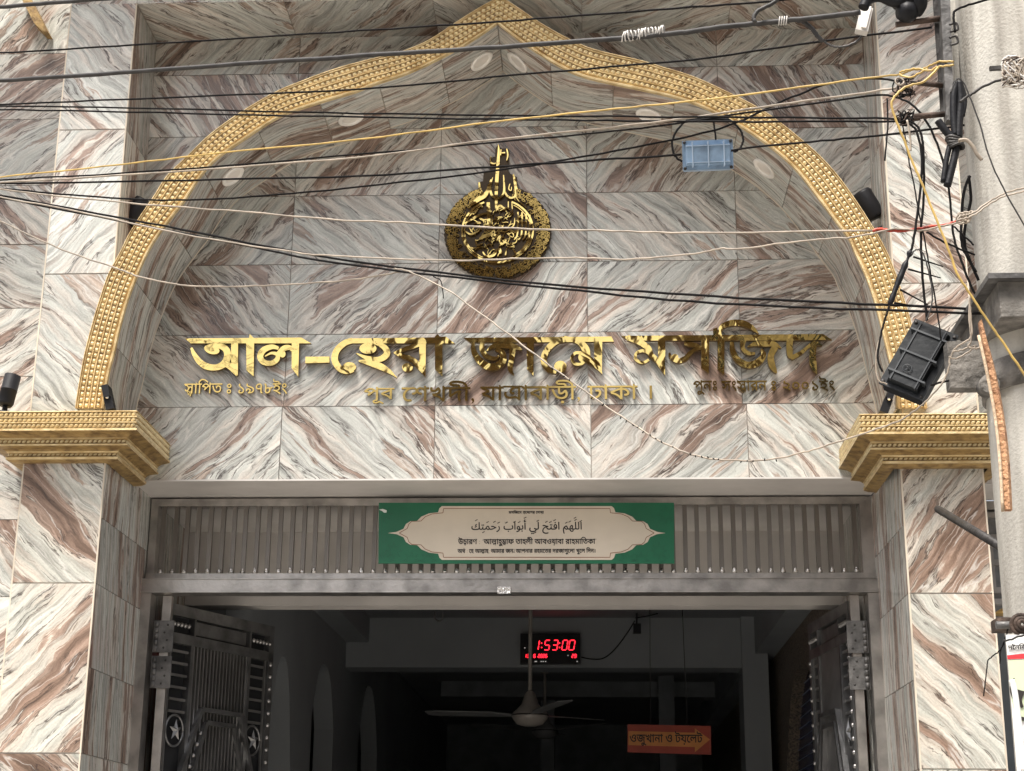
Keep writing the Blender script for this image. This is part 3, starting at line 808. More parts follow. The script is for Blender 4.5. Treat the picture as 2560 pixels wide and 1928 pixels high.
g = G(); g.box(-1.9, 1.9, 12, 12.1, .1, 3.4); g.build('back_wall', 'indark', hall)
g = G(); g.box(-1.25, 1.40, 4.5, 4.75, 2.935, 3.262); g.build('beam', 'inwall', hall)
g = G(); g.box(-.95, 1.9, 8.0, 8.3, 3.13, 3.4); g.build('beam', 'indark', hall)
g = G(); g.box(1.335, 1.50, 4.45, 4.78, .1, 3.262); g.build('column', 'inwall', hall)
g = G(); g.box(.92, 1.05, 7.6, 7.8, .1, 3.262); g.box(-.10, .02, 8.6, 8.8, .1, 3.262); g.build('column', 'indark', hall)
# left wall with pointed arch openings
def side_wall(X, th, y0, y1, arches, mt, z1=3.262):
    def keep(c):
        for (ya, yb, zs, za) in arches:
            if ya < c[0] < yb:
                t = abs((c[0]-(ya+yb)/2)/((yb-ya)/2)); top = zs+(za-zs)*(1-t**2.5)
                if c[1] < top: return False
        return y0 < c[0] < y1 and .1 < c[1] < z1
    loops = [[(y0, .1), (y1, .1), (y1, z1), (y0, z1)]]
    for (ya, yb, zs, za) in arches:
        n = 16; L = [(ya, .1)]
        for i in range(n+1):
            y = ya+(yb-ya)*i/n; t = abs((y-(ya+yb)/2)/((yb-ya)/2)); L.append((y, zs+(za-zs)*(1-t**2.5)))
        loops.append(L+[(yb, .1)])
    V, T = union(loops, keep); g = G(); extrude(g, V, T, lambda a, b, n: (X+n, a, b), th, back=True)
    return g
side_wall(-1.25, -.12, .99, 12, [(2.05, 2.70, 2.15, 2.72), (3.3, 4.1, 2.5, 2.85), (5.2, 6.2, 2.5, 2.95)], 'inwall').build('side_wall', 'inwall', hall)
G().box(-1.75, -1.70, .99, 12, .1, 3.26).build('outer_wall', 'sheetshade', hall)  # near-black colour puts the dark beyond the arches into this wall
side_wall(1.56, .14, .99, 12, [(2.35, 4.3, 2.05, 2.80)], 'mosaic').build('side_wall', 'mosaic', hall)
ap = G(); ap.box(1.63, 1.66, 2.2, 4.4, .1, 2.9); apo = ap.build('blue_tiling', 'blue', hall)
g = G()
for i in range(22): g.box(1.622, 1.6295, 2.3, 4.35, 1.60+i*.06, 1.6025+i*.06)
g.build('tile_joints', 'bluegrout', apo, 'stuff')
G().box(1.42, 1.60, .99, 12, 3.02, 3.26).build('wall_cornice', 'inwall', hall)
G().box(-1.25, -1.10, .99, 4.5, 3.10, 3.26).build('wall_cornice', 'inwall', hall)

# ================================================================ LETTERING
def px_word(name, label, strokes, ox, oy, k, Y, depth, group=None, mt='letter', polys=(), parent=None):
    loops = []
    for s in strokes: loops.append(ccw([(a, -b) for a, b in stroke(s, 5)]))
    for p in polys: loops.append(ccw([(a, -b) for a, b in p]))
    V, T = union(loops, eps=1e-4)
    V = [(lambda q: (q[0], q[2]))(P3(ox+a/k, oy-b/k, Y)) for a, b in V]
    g = G(); extrude(g, V, T, lambda a, b, n: (a, Y+n, b), depth, side=1)
    o = g.build(name, [mt, 'letterside'], parent)
    if parent is None: tag(o, label, 'lettering', group)
    return o
GRP = 'gold words of the sign on the marble'
k4, k5 = 3.3515, 2.9105
px_word('gold_word', 'large gold Bengali word আল-হেরা, leftmost in the title row', [
    [(128, 300, 18), (150, 350, 36), (195, 415, 50), (255, 455, 54), (330, 465, 50), (395, 440, 56), (430, 385, 60), (425, 325, 56), (385, 290, 50), (320, 280, 36), (265, 290, 26)],
    [(400, 420, 60), (450, 455, 50), (485, 500, 30), (508, 536, 4)],
    [(860, 305, 26), (805, 292, 40), (735, 318, 50), (705, 370, 52), (730, 418, 46), (795, 430, 42), (845, 400, 40), (850, 358, 34), (800, 345, 20), (745, 372, 8)],
    [(862, 350, 44), (905, 305, 46), (955, 300, 40), (985, 330, 26)],
    [(1480, 238, 46), (1410, 262, 50), (1345, 325, 54), (1330, 405, 56), (1370, 470, 54), (1430, 495, 50), (1485, 480, 44)],
    [(1585, 262, 20), (1670, 258, 30), (1750, 300, 48), (1765, 355, 54), (1700, 398, 46), (1600, 385, 34), (1508, 345, 6)],
    [(1530, 410, 12), (1610, 422, 46), (1710, 455, 56), (1790, 500, 34), (1850, 550, 4)],
    [(2075, 255, 40), (1975, 292, 38), (1880, 325, 30), (1825, 345, 14)], [(1835, 345, 14), (1900, 370, 40), (1980, 400, 44), (2040, 460, 44), (2085, 535, 6)],
], 440, 780, k4, -.032, .018, GRP, polys=[
    [(75, 222), (1050, 214), (1132, 263), (122, 263)], [(462, 240), (520, 240), (518, 535), (462, 470)], [(588, 240), (655, 240), (650, 540), (590, 490)], [(608, 235), (618, 185), (648, 215), (655, 240)],
    [(970, 240), (1032, 240), (1024, 542), (968, 470)], [(1085, 375), (1286, 373), (1286, 424), (1083, 430)], ell(300, 315, 66, 38, rot=.25), ell(1452, 460, 58, 40), ell(1608, 306, 72, 46),
    [(1440, 222), (2165, 213), (2260, 205), (2336, 263), (1460, 263)], [(2037, 250), (2094, 250), (2090, 541), (2040, 480)], ell(1940, 465, 46, 38), [(2169, 205), (2195, 184), (2233, 240), (2230, 535), (2170, 480)], ell(892, 352, 26, 30)])
px_word('gold_word', 'large gold Bengali word জামে, middle of the title row', [
    [(822, 222, 22), (828, 285, 40), (868, 350, 50), (935, 398, 52), (1000, 392, 54), (1042, 345, 50), (1030, 290, 40), (985, 272, 20)],
    [(890, 222, 30), (888, 275, 36), (925, 325, 36), (985, 338, 26), (1012, 318, 14)],
    [(922, 282, 6), (975, 248, 36), (1060, 242, 46), (1130, 255, 40), (1180, 275, 5)], [(1110, 262, 50), (1103, 340, 38), (1093, 415, 36), (1120, 456, 5)],
    [(1500, 195, 44), (1425, 215, 44), (1355, 285, 44), (1338, 360, 48), (1375, 418, 44), (1430, 432, 34)],
    [(1490, 190, 30), (1590, 215, 40), (1640, 268, 56), (1650, 330, 60), (1700, 372, 46), (1738, 408, 32), (1762, 450, 4)],
    [(1642, 345, 22), (1610, 378, 20), (1562, 375, 22), (1540, 335, 22), (1568, 298, 22), (1615, 300, 24)],
], 900, 780, k5, -.032, .018, GRP, polys=[
    [(755, 188), (1830, 178), (1848, 216), (1130, 222), (800, 222)], [(1212, 205), (1265, 205), (1262, 464), (1215, 415)], ell(1458, 398, 46, 44), ell(1628, 330, 40, 40),
    [(1703, 195), (1763, 195), (1760, 450), (1705, 395)]])
px_word('gold_word', 'large gold Bengali word মসজিদ, rightmost in the title row with an arched stroke above it', [
    [(230, 215, 46), (320, 245, 50), (400, 300, 50), (430, 360, 46), (475, 405, 42), (515, 460, 32), (545, 526, 4)],
    [(410, 400, 24), (355, 425, 24), (300, 395, 26), (305, 345, 24), (360, 325, 26), (410, 345, 24)],
    [(582, 340, 16), (595, 380, 30), (655, 408, 42), (715, 390, 44), (755, 345, 36), (800, 315, 26), (850, 305, 26)], [(705, 262, 26), (745, 270, 40), (800, 280, 40), (850, 305, 30)],
    [(1000, 200, 22), (1018, 130, 40), (1085, 95, 48), (1180, 92, 52), (1265, 125, 42), (1332, 186, 5)],
    [(1105, 250, 30), (1112, 325, 46), (1155, 400, 54), (1240, 445, 56), (1325, 420, 60), (1372, 360, 44), (1350, 310, 20)],
    [(1200, 235, 50), (1195, 300, 34), (1240, 345, 34), (1300, 348, 20)], [(1235, 292, 5), (1300, 268, 38), (1390, 268, 46), (1460, 268, 40), (1522, 305, 5)],
    [(1470, 290, 56), (1432, 365, 54), (1440, 440, 56), (1465, 490, 34), (1482, 512, 8)],
    [(1590, 225, 54), (1590, 350, 50), (1615, 378, 34)], [(1600, 385, 40), (1680, 345, 34), (1745, 290, 26), (1800, 258, 36), (1862, 284, 5)], [(1790, 275, 56), (1782, 370, 54), (1790, 450, 54), (1818, 522, 5)],
], 1500, 780, k4, -.032, .018, GRP, polys=[
    [(180, 200), (1870, 185), (1945, 233), (1620, 240), (240, 240)], [(485, 225), (548, 225), (545, 528), (488, 455)], [(850, 200), (915, 200), (912, 514), (848, 470)],
    [(985, 150), (1045, 215), (1042, 528), (985, 480)], [(948, 140), (985, 130), (990, 215), (950, 210)], ell(628, 378, 30, 26)])

def gold_text(name, label, segs, px0, px1, pyt, pyb, px1t=None, bw=.004, Y=-.022, depth=.010, ytop=.66, ybot=0., mt='lettersmall'):
    """pyt: headline top px, pyb: baseline px"""
    a = P3(px0, pyt, Y); b = P3(px1, pyt, Y); c = P3(px0, pyb, Y)
    L = fit(layout(segs, bw), a[0], b[0], a[2], c[2], ytop, ybot)
    sl_ = (b[2]-a[2])/(b[0]-a[0])
    V, T = union(L, eps=1e-5); g = G()
    extrude(g, V, T, lambda p, q, n: (p, Y+n, q+sl_*(p-a[0])*0), depth, side=1)
    o = g.build(name, [mt, 'letterside']); tag(o, label, 'lettering', 'small gold words under the title'); return o
gold_text('gold_word', 'small gold word স্থাপিত under the left end of the title', [('sub', 'স', 'থ'), 'ািপত'], 461, 556, 958, 984)
gold_text('gold_word', 'small gold ঃ ১৯৭৮ইং, the year at left under the title', ['ঃ ১৯৭৮ইং'], 568, 719, 958, 984)
gold_text('gold_word', 'small gold word পূব, first of the address line', ['পূব'], 910, 986, 969, 998, bw=.008)
gold_text('gold_word', 'small gold word শেখদী with its comma, second of the address line', ['েশখদী,'], 1004, 1186, 967, 1003, bw=.008)
gold_text('gold_word', 'small gold word যাত্রাবাড়ী with its comma, third of the address line', ['যা', ('tra',), 'াবাড়ী,'], 1201, 1450, 965, 1000, bw=.008)
gold_text('gold_word', 'small gold word ঢাকা with its full stop, last of the address line', ['ঢাকা ।'], 1468, 1630, 963, 998, bw=.008)
gold_text('gold_word', 'short gold word পুনঃ, first of the three pieces at right under the title', ['পুনঃ'], 1733, 1792, 951, 976)
gold_text('gold_word', 'longer gold word সংস্কারন, middle of the three pieces at right under the title', ['সং', ('sub', 'স', 'ক'), 'ারন'], 1803, 1917, 951, 976)
gold_text('gold_word', 'small gold ঃ ২০০১ইং, the year at the right end under the title', ['ঃ ২০০১ইং'], 1928, 2087, 951, 976)

# ---- calligraphy medallion
med = thing('calligraphy_medallion', 'round gold and black calligraphy medallion with a tall spire on the marble wall', 'medallion')
mk = 4.383; Ym = -.035
def mp(a, b, Y=Ym): 
    q = P3(1070+a/mk, 340+b/mk, Y); return (q[0], q[2])
cxm, cym = mp(762, 1040); rout = abs(mp(1345, 1040)[0]-cxm); zz_ = abs(mp(762, 1560)[1]-cym)
rin = abs(mp(1150, 1040)[0]-cxm); rz = zz_/rout
def medpt(r, t): return (cxm+r*math.cos(t), cym+r*rz*math.sin(t))
sc_ = [medpt(rout*(1+.018*abs(math.sin(i*PI/3))), 2*PI*i/180) for i in range(180)]
notch = lambda p: not (p[1] > cym+rout*rz*.80 and abs(p[0]-cxm) < rout*.38)
g = G()
V, T = union([sc_], None, 1e-5); extrude(g, V, T, lambda a, b, n: (a, -.024+n, b), .010); 
spire = [mp(*p) for p in ((690, 700), (740, 120), (770, 75), (800, 120), (885, 130), (890, 300), (860, 330), (900, 400), (975, 440), (985, 600), (960, 700), (560, 700), (545, 500), (600, 480), (610, 380), (680, 370), (670, 230), (735, 210))]
V, T = union([ccw(spire)], None, 1e-5); extrude(g, V, T, lambda a, b, n: (a, -.0235+n, b), .010); g.build('backing', 'darkback', med)
def rstroke(P, wd): return stroke([(a, b, wd) for a, b in P], 5)
rnd = random.Random(3)
loops = []
for i in range(1150):                       # dense curls of the outer band
    r = rin*1.10+(rout*.985-rin*1.10)*math.sqrt(rnd.random()); t = rnd.random()*2*PI
    if abs(t-PI/2) < .36: continue
    c = medpt(r, t); h = rnd.random()*2*PI; cv = rnd.choice((-1, 1))*rnd.uniform(60, 260); q = [c]; st = rnd.uniform(.0040, .0068)
    for _ in range(4):
        h += cv*st; q.append((q[-1][0]+st*math.cos(h), q[-1][1]+st*math.sin(h)))
    if max(math.hypot(p[0]-cxm, (p[1]-cym)/rz) for p in q) > rout or min(math.hypot(p[0]-cxm, (p[1]-cym)/rz) for p in q) < rin*1.06: continue
    loops.append(rstroke(q, rnd.uniform(.0013, .0024)))
g = G()
for L in loops:
    V, T = union([L], None, 1e-6); extrude(g, V, T, lambda a, b, n, o=rnd.uniform(0, .002): (a, Ym+o+n, b), .010)
ob_ = g.build('curl_band', 'lettersmall', med, 'stuff')
def rg(r0, w_, a0=0., a1=2*PI, n=72): return [medpt(r0, a0+(a1-a0)*i/n) for i in range(n+1)]
a0, a1 = PI/2+.40, PI/2+2*PI-.40
g = G(); L = rstroke(rg(rin, 0, a0, a1), .0075); V, T = union([L], None, 1e-6); extrude(g, V, T, lambda a, b, n: (a, Ym-.001+n, b), .012); g.build('ring', 'letter', med)
g = G(); L = rstroke(rg(rin*.93, 0, a0+.1, a1-.1), .003); V, T = union([L], None, 1e-6); extrude(g, V, T, lambda a, b, n: (a, Ym-.001+n, b), .012); g.build('ring', 'letter', med)
inn = []
def S(*pts, w_=18): inn.append(ccw([mp(a, b) for a, b in stroke([(p[0], p[1], (p[2] if len(p) > 2 else w_)) for p in pts], 5)]))
S((748, 800, 24), (750, 560, 36), (768, 300, 34), (775, 160, 20), (770, 95, 4), ); S((790, 190, 6), (845, 185, 14)); S((800, 150, 10), (795, 215, 10))
S((690, 225, 8), (685, 285, 16), (715, 305, 14), (745, 300, 10)); S((862, 140, 10), (875, 210, 16), (862, 270, 8))
S((710, 455, 4), (680, 560, 26), (700, 650, 24), (755, 685, 16), (810, 660, 22), (835, 600, 24), (828, 430, 10))
S((835, 600, 16), (870, 660, 22), (920, 680, 20), (965, 640, 26), (955, 520, 30), (935, 420, 14)); S((900, 520, 8), (885, 580, 12), (910, 600, 10), (915, 560, 8))
S((560, 510, 14), (575, 600, 30), (610, 640, 24), (650, 600, 26), (665, 530, 18)); S((470, 760, 20), (560, 690, 50), (640, 640, 34), (690, 480, 12)); S((960, 660, 14), (1000, 720, 10), (1080, 790, 6))
S((660, 730, 34), (665, 850, 40), (665, 1000, 30)); S((400, 960, 10), (470, 920, 22), (560, 870, 24), (650, 845, 18)); S((440, 850, 16), (540, 820, 14)); S((480, 800, 12), (500, 860, 12), (550, 800, 10))
S((745, 830, 14), (790, 760, 18), (860, 830, 14)); S((560, 740, 12), (600, 780, 14)); S((880, 720, 10), (880, 800, 12)); S((920, 740, 10), (925, 830, 12)); S((700, 870, 8), (705, 980, 10)); S((730, 890, 8), (800, 890, 8))
for xx in (985, 1030, 1075, 1115): S((xx, 830+abs(xx-1000)*.3, 14), (xx+2, 960, 18), (xx-8, 1090, 16), (xx-40, 1140, 12))
S((390, 1030, 12), (470, 1080, 18), (560, 1040, 14)); S((560, 1130, 14), (620, 1100, 40), (700, 1080, 26), (760, 1100, 16)); S((520, 1140, 16), (540, 1200, 18), (600, 1180, 14)); S((400, 1100, 14), (430, 1200, 18), (500, 1230, 12), (600, 1215, 8))
S((780, 1140, 16), (810, 1190, 20), (860, 1140, 14)); S((760, 1240, 20), (720, 1310, 22), (640, 1320, 20), (600, 1270, 12)); S((620, 1180, 10), (655, 1240, 14)); S((780, 1230, 30), (800, 1290, 30)); S((860, 1230, 14), (850, 1310, 16))
S((900, 1180, 10), (960, 1170, 10), (980, 1120, 8)); S((930, 1240, 12), (975, 1290, 22), (1040, 1240, 22), (1120, 1120, 30)); S((440, 1230, 10), (520, 1310, 14), (620, 1360, 10)); S((780, 1040, 10), (860, 1050, 10), (940, 980, 12), (950, 900, 10))
for _ in range(120):
    a_ = rnd.uniform(0, 2*PI); r_ = rnd.uniform(.1, .86)*rin; c = medpt(r_, a_); h = rnd.random()*6.28; q = [c]
    for _k in range(3): h += rnd.uniform(-.8, .8); q.append((q[-1][0]+.010*math.cos(h), q[-1][1]+.010*math.sin(h)))
    if max(math.hypot(p[0]-cxm, (p[1]-cym)/rz) for p in q) < rin*.92: inn.append(rstroke(q, rnd.uniform(.0014, .003)))
V, T = union(inn, None, 1e-6); g = G(); extrude(g, V, T, lambda a, b, n: (a, Ym-.002+n, b), .012); g.build('script', 'letter', med)

# ================================================================ GREEN PRAYER SIGN
YS = YD-.066
sgn = thing('prayer_sign', 'green and cream prayer sign in Arabic and Bengali on the steel transom', 'sign')
def sp(px, py, Y=YS): q = P3(px, py, Y); return (q[0], q[2])
def flat(loops, name, mt, par, Y, th, eps=1e-5, kind=None, keep=None):
    V, T = union(loops, keep, eps); g = G(); extrude(g, V, T, lambda a, b, n: (a, Y+n, b), th); return g.build(name, mt, par, kind)
flat([ccw([sp(947, 1257), sp(1685, 1257), sp(1686, 1409), sp(946, 1409)])], 'board', 'green', sgn, YS, .008)
ks = 2.9105
half = [(1097, 75), (480, 75), (462, 90), (452, 120), (385, 128), (330, 152), (300, 182), (250, 185), (218, 205), (200, 240), (150, 262), (88, 271)]
cart = half+[(a, 541-b) for a, b in half[::-1][1:]]; cart = cart+[(2194-a, b) for a, b in cart[::-1][1:-1]]
half2 = [(1097, 93), (492, 93), (488, 124), (410, 132), (360, 152), (328, 184), (262, 186), (240, 205), (228, 238), (170, 271)]
car2 = half2+[(a, 541-b) for a, b in half2[::-1][1:]]; car2 = car2+[(2194-a, b) for a, b in car2[::-1][1:-1]]
S8 = lambda L, Y=YS: [sp(940+a/ks, 1240+b/ks, Y) for a, b in L]
flat([ccw(S8(cart))], 'cartouche', 'signcream', sgn, YS-.002, .0015)
brd = []
c2 = S8(car2)
for i in range(len(c2)): brd.append(stroke([(*c2[i], .0022), (*c2[(i+1) % len(c2)], .0022)]))
flat(brd, 'border_line', 'signbrown', sgn, YS-.0030, .0008, 1e-6)
pat = []
for cx_, cy_ in ((130, 400), (260, 470), (2060, 400), (1930, 470), (60, 130), (2110, 140), (70, 470), (2130, 480), (380, 470), (1830, 470)):
    for q in range(8):
        a_ = q*PI/4; r1, r2 = 62, 26
        p = [(cx_+r1*math.cos(a_), cy_+r1*math.sin(a_)), (cx_+r2*math.cos(a_+PI/8), cy_+r2*math.sin(a_+PI/8)), (cx_+r1*math.cos(a_+PI/4), cy_+r1*math.sin(a_+PI/4))]
        for u_, v_ in zip(p[:-1], p[1:]):
            if all(22 < x < 2172 and 50 < y < 490 for x, y in (u_, v_)): pat.append(stroke([(*sp(940+u_[0]/ks, 1240+u_[1]/ks), .0010), (*sp(940+v_[0]/ks, 1240+v_[1]/ks), .0010)]))
pg = G()
for L in pat:
    V, T = union([L], None, 1e-7); extrude(pg, V, T, lambda a, b, n: (a, YS-.0008+n, b), .0004)
pg.build('star_pattern', 'greend', sgn, 'stuff')
def ink(segs, name, a, b, yt, yb, ytop=.66, ybot=0., bw=.02, mt='ink', par=sgn):
    A, B, C_ = sp(940+a/ks, 1240+yt/ks), sp(940+b/ks, 1240+yt/ks), sp(940+a/ks, 1240+yb/ks)
    L = fit(layout(segs, bw) if isinstance(segs[0], (str, tuple)) else segs, A[0], B[0], A[2-1], C_[1], ytop, ybot)
    return flat(L, name, mt, par, YS-.0030, .0008, 1e-6)
ink(['মসিজেদ ', ('rsub', 'প'), 'েবেশর েদায়া'], 'heading_text', 966, 1222, 112, 130, bw=.035)
ar = "\uFE8D\uFEDF\uFEE0\uFEEC\uFEE2 \uFE8D\uFED3\uFE98\uFEA2 \uFEDF\uFEF2 \uFE83\uFE91\uFEEE\uFE8D\uFE8F \uFEAD\uFEA3\uFEE4\uFE98\uFEDA"[::-1]
ink([ar], 'arabic_text', 695, 1497, 192, 247, .72, 0., .012)
mk_ = []
for x_, y_ in ((730, 178), (782, 265), (812, 192), (862, 190), (893, 196), (950, 195), (1008, 190), (1042, 192), (1085, 160), (1158, 268), (1178, 182), (1240, 190), (1268, 192), (1300, 178), (1385, 196), (1410, 188), (1448, 160), (1452, 176), (1490, 184)):
    mk_.append(ccw([sp(940+a/ks, 1240+b/ks) for a, b in stroke([(x_-9, y_+5, 5), (x_+9, y_-5, 5)])]))
flat(mk_, 'vowel_marks', 'ink', sgn, YS-.0036, .0008, 1e-6, 'stuff')
ink(['উ', ('sub', 'চ', 'চ'), 'ারণ : ‘আ', ('sub', 'ল', 'ল'), 'াহু', ('sub', 'ম', 'ম'), 'াফ তাহলী আবওয়াবা রাহমািতকা’'], 'pronunciation_text', 598, 1602, 316, 352, bw=.022)
ink(['অ', ('rph', 'থ'), ' : েহ আ', ('sub', 'ল', 'ল'), 'াহ, আমার জ', ('ya', 'ন'), ' আপনার রহমেতর দরজাগুেলা খুেল িদন।'], 'meaning_text', 594, 1596, 388, 416, bw=.028)
sm = [ccw([sp(940+a/ks, 1240+b/ks) for a, b in L]) for L in ([(22, 100), (50, 95), (78, 105), (76, 122), (58, 122), (45, 110)], [(1765, 5), (1785, 15), (1790, 22), (1770, 26)])]
flat(sm[:1], 'paint_smear', 'white', sgn, YS-.0012, .001, 1e-6)

# ================================================================ INTERIOR THINGS
YC = 4.44
clk = thing('digital_clock', 'black digital wall clock with red LED time 1:53:00 on the hall beam', 'clock')
def cp(px, py, Y=YC): q = P3(px, py, Y); return (q[0], q[2])
g = G(); a, b = cp(1301, 1584), cp(1451, 1660); g.box(a[0], b[0], YC, YC+.045, b[1], a[1]); g.build('case', 'clock', clk)
g = G()
def seg7(ch, x0, x1, yt, yb, w_=2.2, slant=4):
    on_ = {'0': 'abcdef', '1': 'bc', '2': 'abged', '3': 'abgcd', '5': 'afgcd', '6': 'afgedc', '9': 'abcdfg'}[ch]
    ym = (yt+yb)/2; X = lambda x, y: x+slant*(yb-y)/(yb-yt)
    E_ = {'a': ((x0, yt), (x1, yt)), 'g': ((x0, ym), (x1, ym)), 'd': ((x0, yb), (x1, yb)), 'f': ((x0, yt), (x0, ym)), 'b': ((x1, yt), (x1, ym)), 'e': ((x0, ym), (x0, yb)), 'c': ((x1, ym), (x1, yb))}
    out = []
    for s in on_:
        (p, q) = E_[s]; dx, dy = (q[0]-p[0]), (q[1]-p[1]); f_ = .10
        p2 = (p[0]+dx*f_, p[1]+dy*f_); q2 = (q[0]-dx*f_, q[1]-dy*f_)
        out.append(ccw([cp(u, v, YC-.001) for u, v in stroke([(X(*p2), p2[1], w_), (X(*q2), q2[1], w_)])]))
    return out
dg = []
for ch, x0, x1 in (('1', 1332, 1345), ('5', 1360, 1372), ('3', 1380, 1392), ('0', 1404, 1416), ('0', 1421, 1434)): dg += seg7(ch, x0, x1, 1601, 1625)
for x_ in (1353, 1398):
    for y_ in (1608, 1619): dg.append(ccw([cp(a, b, YC-.001) for a, b in ell(x_+1, y_, 1.6, n=8)]))
for ch, x0, x1 in (('1', 1311, 1315), ('3', 1318, 1322), ('6', 1334, 1338), ('2', 1345, 1349), ('0', 1351, 1355), ('2', 1357, 1361), ('6', 1363, 1367), ('2', 1429, 1433), ('9', 1435, 1440)): dg += seg7(ch, x0, x1, 1636, 1644, 1.8, 1)
gg = G()
for L in dg:
    V, T = union([L], None, 1e-7); extrude(gg, V, T, lambda a, b, n: (a, YC-.002+n, b), .002)
gg.build('led_digits', 'led', clk)
gg = G()
for x_, y_ in ((1312, 1620), (1420, 1639)): a_ = cp(x_, y_); gg.box(a_[0]-.003, a_[0]+.003, YC-.002, YC, a_[1]-.003, a_[1]+.003)
for x_ in (1338, 1341, 1353, 1358, 1364, 1443): a_ = cp(x_, 1654); gg.box(a_[0]-.004, a_[0]+.004, YC-.002, YC, a_[1]-.003, a_[1]+.003)
gg.build('indicator', 'leddot', clk)

def wirepts(pts, Yf, n=6):
    Q = cr_spline([(*p, 0) if len(p) == 2 else p for p in pts], n) if len(pts) > 2 else [np.array((*p, 0.)) for p in pts]
    return [P3(q[0], q[1], Yf(q[0]) if callable(Yf) else Yf) for q in Q]
g = G(); g.tube(wirepts([(1453, 1643), (1480, 1648), (1510, 1645), (1540, 1620), (1570, 1580), (1587, 1552)], 4.3), .004, 6); o = g.build('power_cord', 'wire'); tag(o, 'thin black cord curving from the clock up to a hanging plug', 'cord')
g = G(); g.tube([P3(1592, 1525, 4.3), P3(1592, 1560, 4.3)], .006, 6); g.box(*sorted((P3(1583, 1560, 4.3)[0], P3(1602, 1560, 4.3)[0])), 4.28, 4.32, P3(1590, 1584, 4.3)[2], P3(1590, 1560, 4.3)[2]); g.tube(wirepts([(1588, 1545), (1615, 1541), (1645, 1534)], 4.3), .004, 6); o = g.build('hanging_socket', 'black'); tag(o, 'small black socket hanging on a wire from the hall ceiling', 'socket')

def fan(px, py, Y, R_, ztop, label, rot, dim=False):
    c = P3(px, py, Y); f = thing('ceiling_fan', label, 'fan', None, (c[0], c[1], c[2]))
    g = G(); g.tube([(0, 0, .13), (0, 0, ztop-c[2])], .012, 8); g.lathe([(.0, ztop-c[2]-.06), (.03, ztop-c[2]-.055), (.035, ztop-c[2]-.0), (0, ztop-c[2])], n=16); g.build('rod', 'fan', f)
    g = G(); g.lathe([(.015, .135), (.03, .12), (.05, .06), (.078, .03), (.10, .012), (.105, -.01), (.10, -.025), (.075, -.055), (.04, -.065), (0, -.068)], n=28); g.build('motor', 'fandark' if dim else 'fan', f)  # the far motor's dimness is put into its darker colour
    g = G(); g.lathe([(.106, .0), (.109, -.004), (.106, -.008)], n=28); g.build('trim_ring', 'iron', f)
    for k in range(3):
        a_ = rot+k*2*PI/3; d = np.array([math.cos(a_), math.sin(a_), 0]); s_ = np.array([-d[1], d[0], .12])
        vs = []
        for r_, w_, z in ((.10, .03, 0), (.16, .035, .003), (.22, .055, .008), (R_*.9, .065, .018), (R_, .045, .02)):
            vs += [tuple(d*r_+s_*w_+np.array([0, 0, z])), tuple(d*r_-s_*w_+np.array([0, 0, z]))]
        n = len(vs); vs += [(x, y, z-.004) for x, y, z in vs]
        fs = [(2*i, 2*i+1, 2*i+3, 2*i+2) for i in range(4)]; fs += [tuple(j+n for j in q)[::-1] for q in fs]
        fs += [(2*i, 2*i+2, 2*i+2+n, 2*i+n) for i in range(4)]+[(2*i+1, 2*i+1+n, 2*i+3+n, 2*i+3) for i in range(4)]+[(8, 9, 9+n, 8+n)]
        G().add(vs, fs).build('blade', 'fandark', f)
fan(1325, 1787, 3.4, .62, 3.26, 'pale ceiling fan on a long rod, nearer of the two in the hall', math.radians(170))
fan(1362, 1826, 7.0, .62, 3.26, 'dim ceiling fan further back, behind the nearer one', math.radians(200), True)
g = G(); g.tube(wirepts([(1088, 1530), (1087, 1545), (1097, 1553), (1107, 1545), (1106, 1530)], 3.0), .005, 6); o = g.build('ceiling_hook', 'irong'); tag(o, 'small steel hook under the hall ceiling near the doorway', 'hook')

hs_ = thing('hanging_sign', 'red hanging sign with an orange arrow and Bengali words pointing right', 'sign')
YH = 3.2
hp = lambda px, py: (lambda q: (q[0], q[2]))(P3(px, py, YH))
flat([ccw([hp(1569, 1811), hp(1777, 1815), hp(1778, 1887), hp(1569, 1881)])], 'board', 'signred', hs_, YH, .008)
flat([ccw([hp(1571, 1828), hp(1737, 1832), hp(1737, 1821), hp(1775, 1849), hp(1737, 1881), hp(1737, 1868), hp(1571, 1863)])], 'arrow', 'signorange', hs_, YH-.002, .0015)
A, B, C_ = hp(1574, 1836), hp(1756, 1841), hp(1574, 1856)
flat(fit(layout(['ওজুখানা ও টয়েলট'], .015), A[0], B[0], A[1], C_[1], .66, 0), 'sign_text', 'ink', hs_, YH-.004, .001, 1e-6)
for (a, b) in ((1626, 1628), (1718, 1708)):
    g = G(); p, q = P3(a, 1815, YH+.004), P3(b, 1660, YH+.004); g.tube([p, q, (q[0], q[1]+1.2, 3.3)] if False else [p, (q[0], q[1], 3.25)], .0022, 5); g.build('cord', 'ink', hs_)

# ================================================================ LAMPS
def downlight(px, py, label, sd_):
    o_, i_, lo, li = arcs[sd_]; best = None
    for j in range(1, NS-1):
        q = pj((i_[j][0], YF/2-.01, i_[j][1])); d = (q[0]-px)**2+(q[1]-py)**2
        if best is None or d < best[0]: best = (d, j)
    j = best[1]; t = np.array(i_[j+1])-np.array(i_[j-1]); t /= np.linalg.norm(t)
    n2 = np.array([t[1], -t[0]])*(1 if sd_ == 'L' else -1); c = (i_[j][0], YF/2-.01, i_[j][1]); N3 = (n2[0], 0, n2[1])
    f = thing('downlight', label, 'lamp', 'round downlights in the arch soffit')
    g = G(); g.lathe([(.034, .0), (.052, .0), (.053, .006), (.049, .009), (.037, .009), (.034, .004)], c, N3, 28); g.build('rim', 'lampwhite', f)
    g = G(); g.lathe([(.0, .0045), (.0345, .0045)], c, N3, 28); g.build('diffuser', 'lampdiff', f)
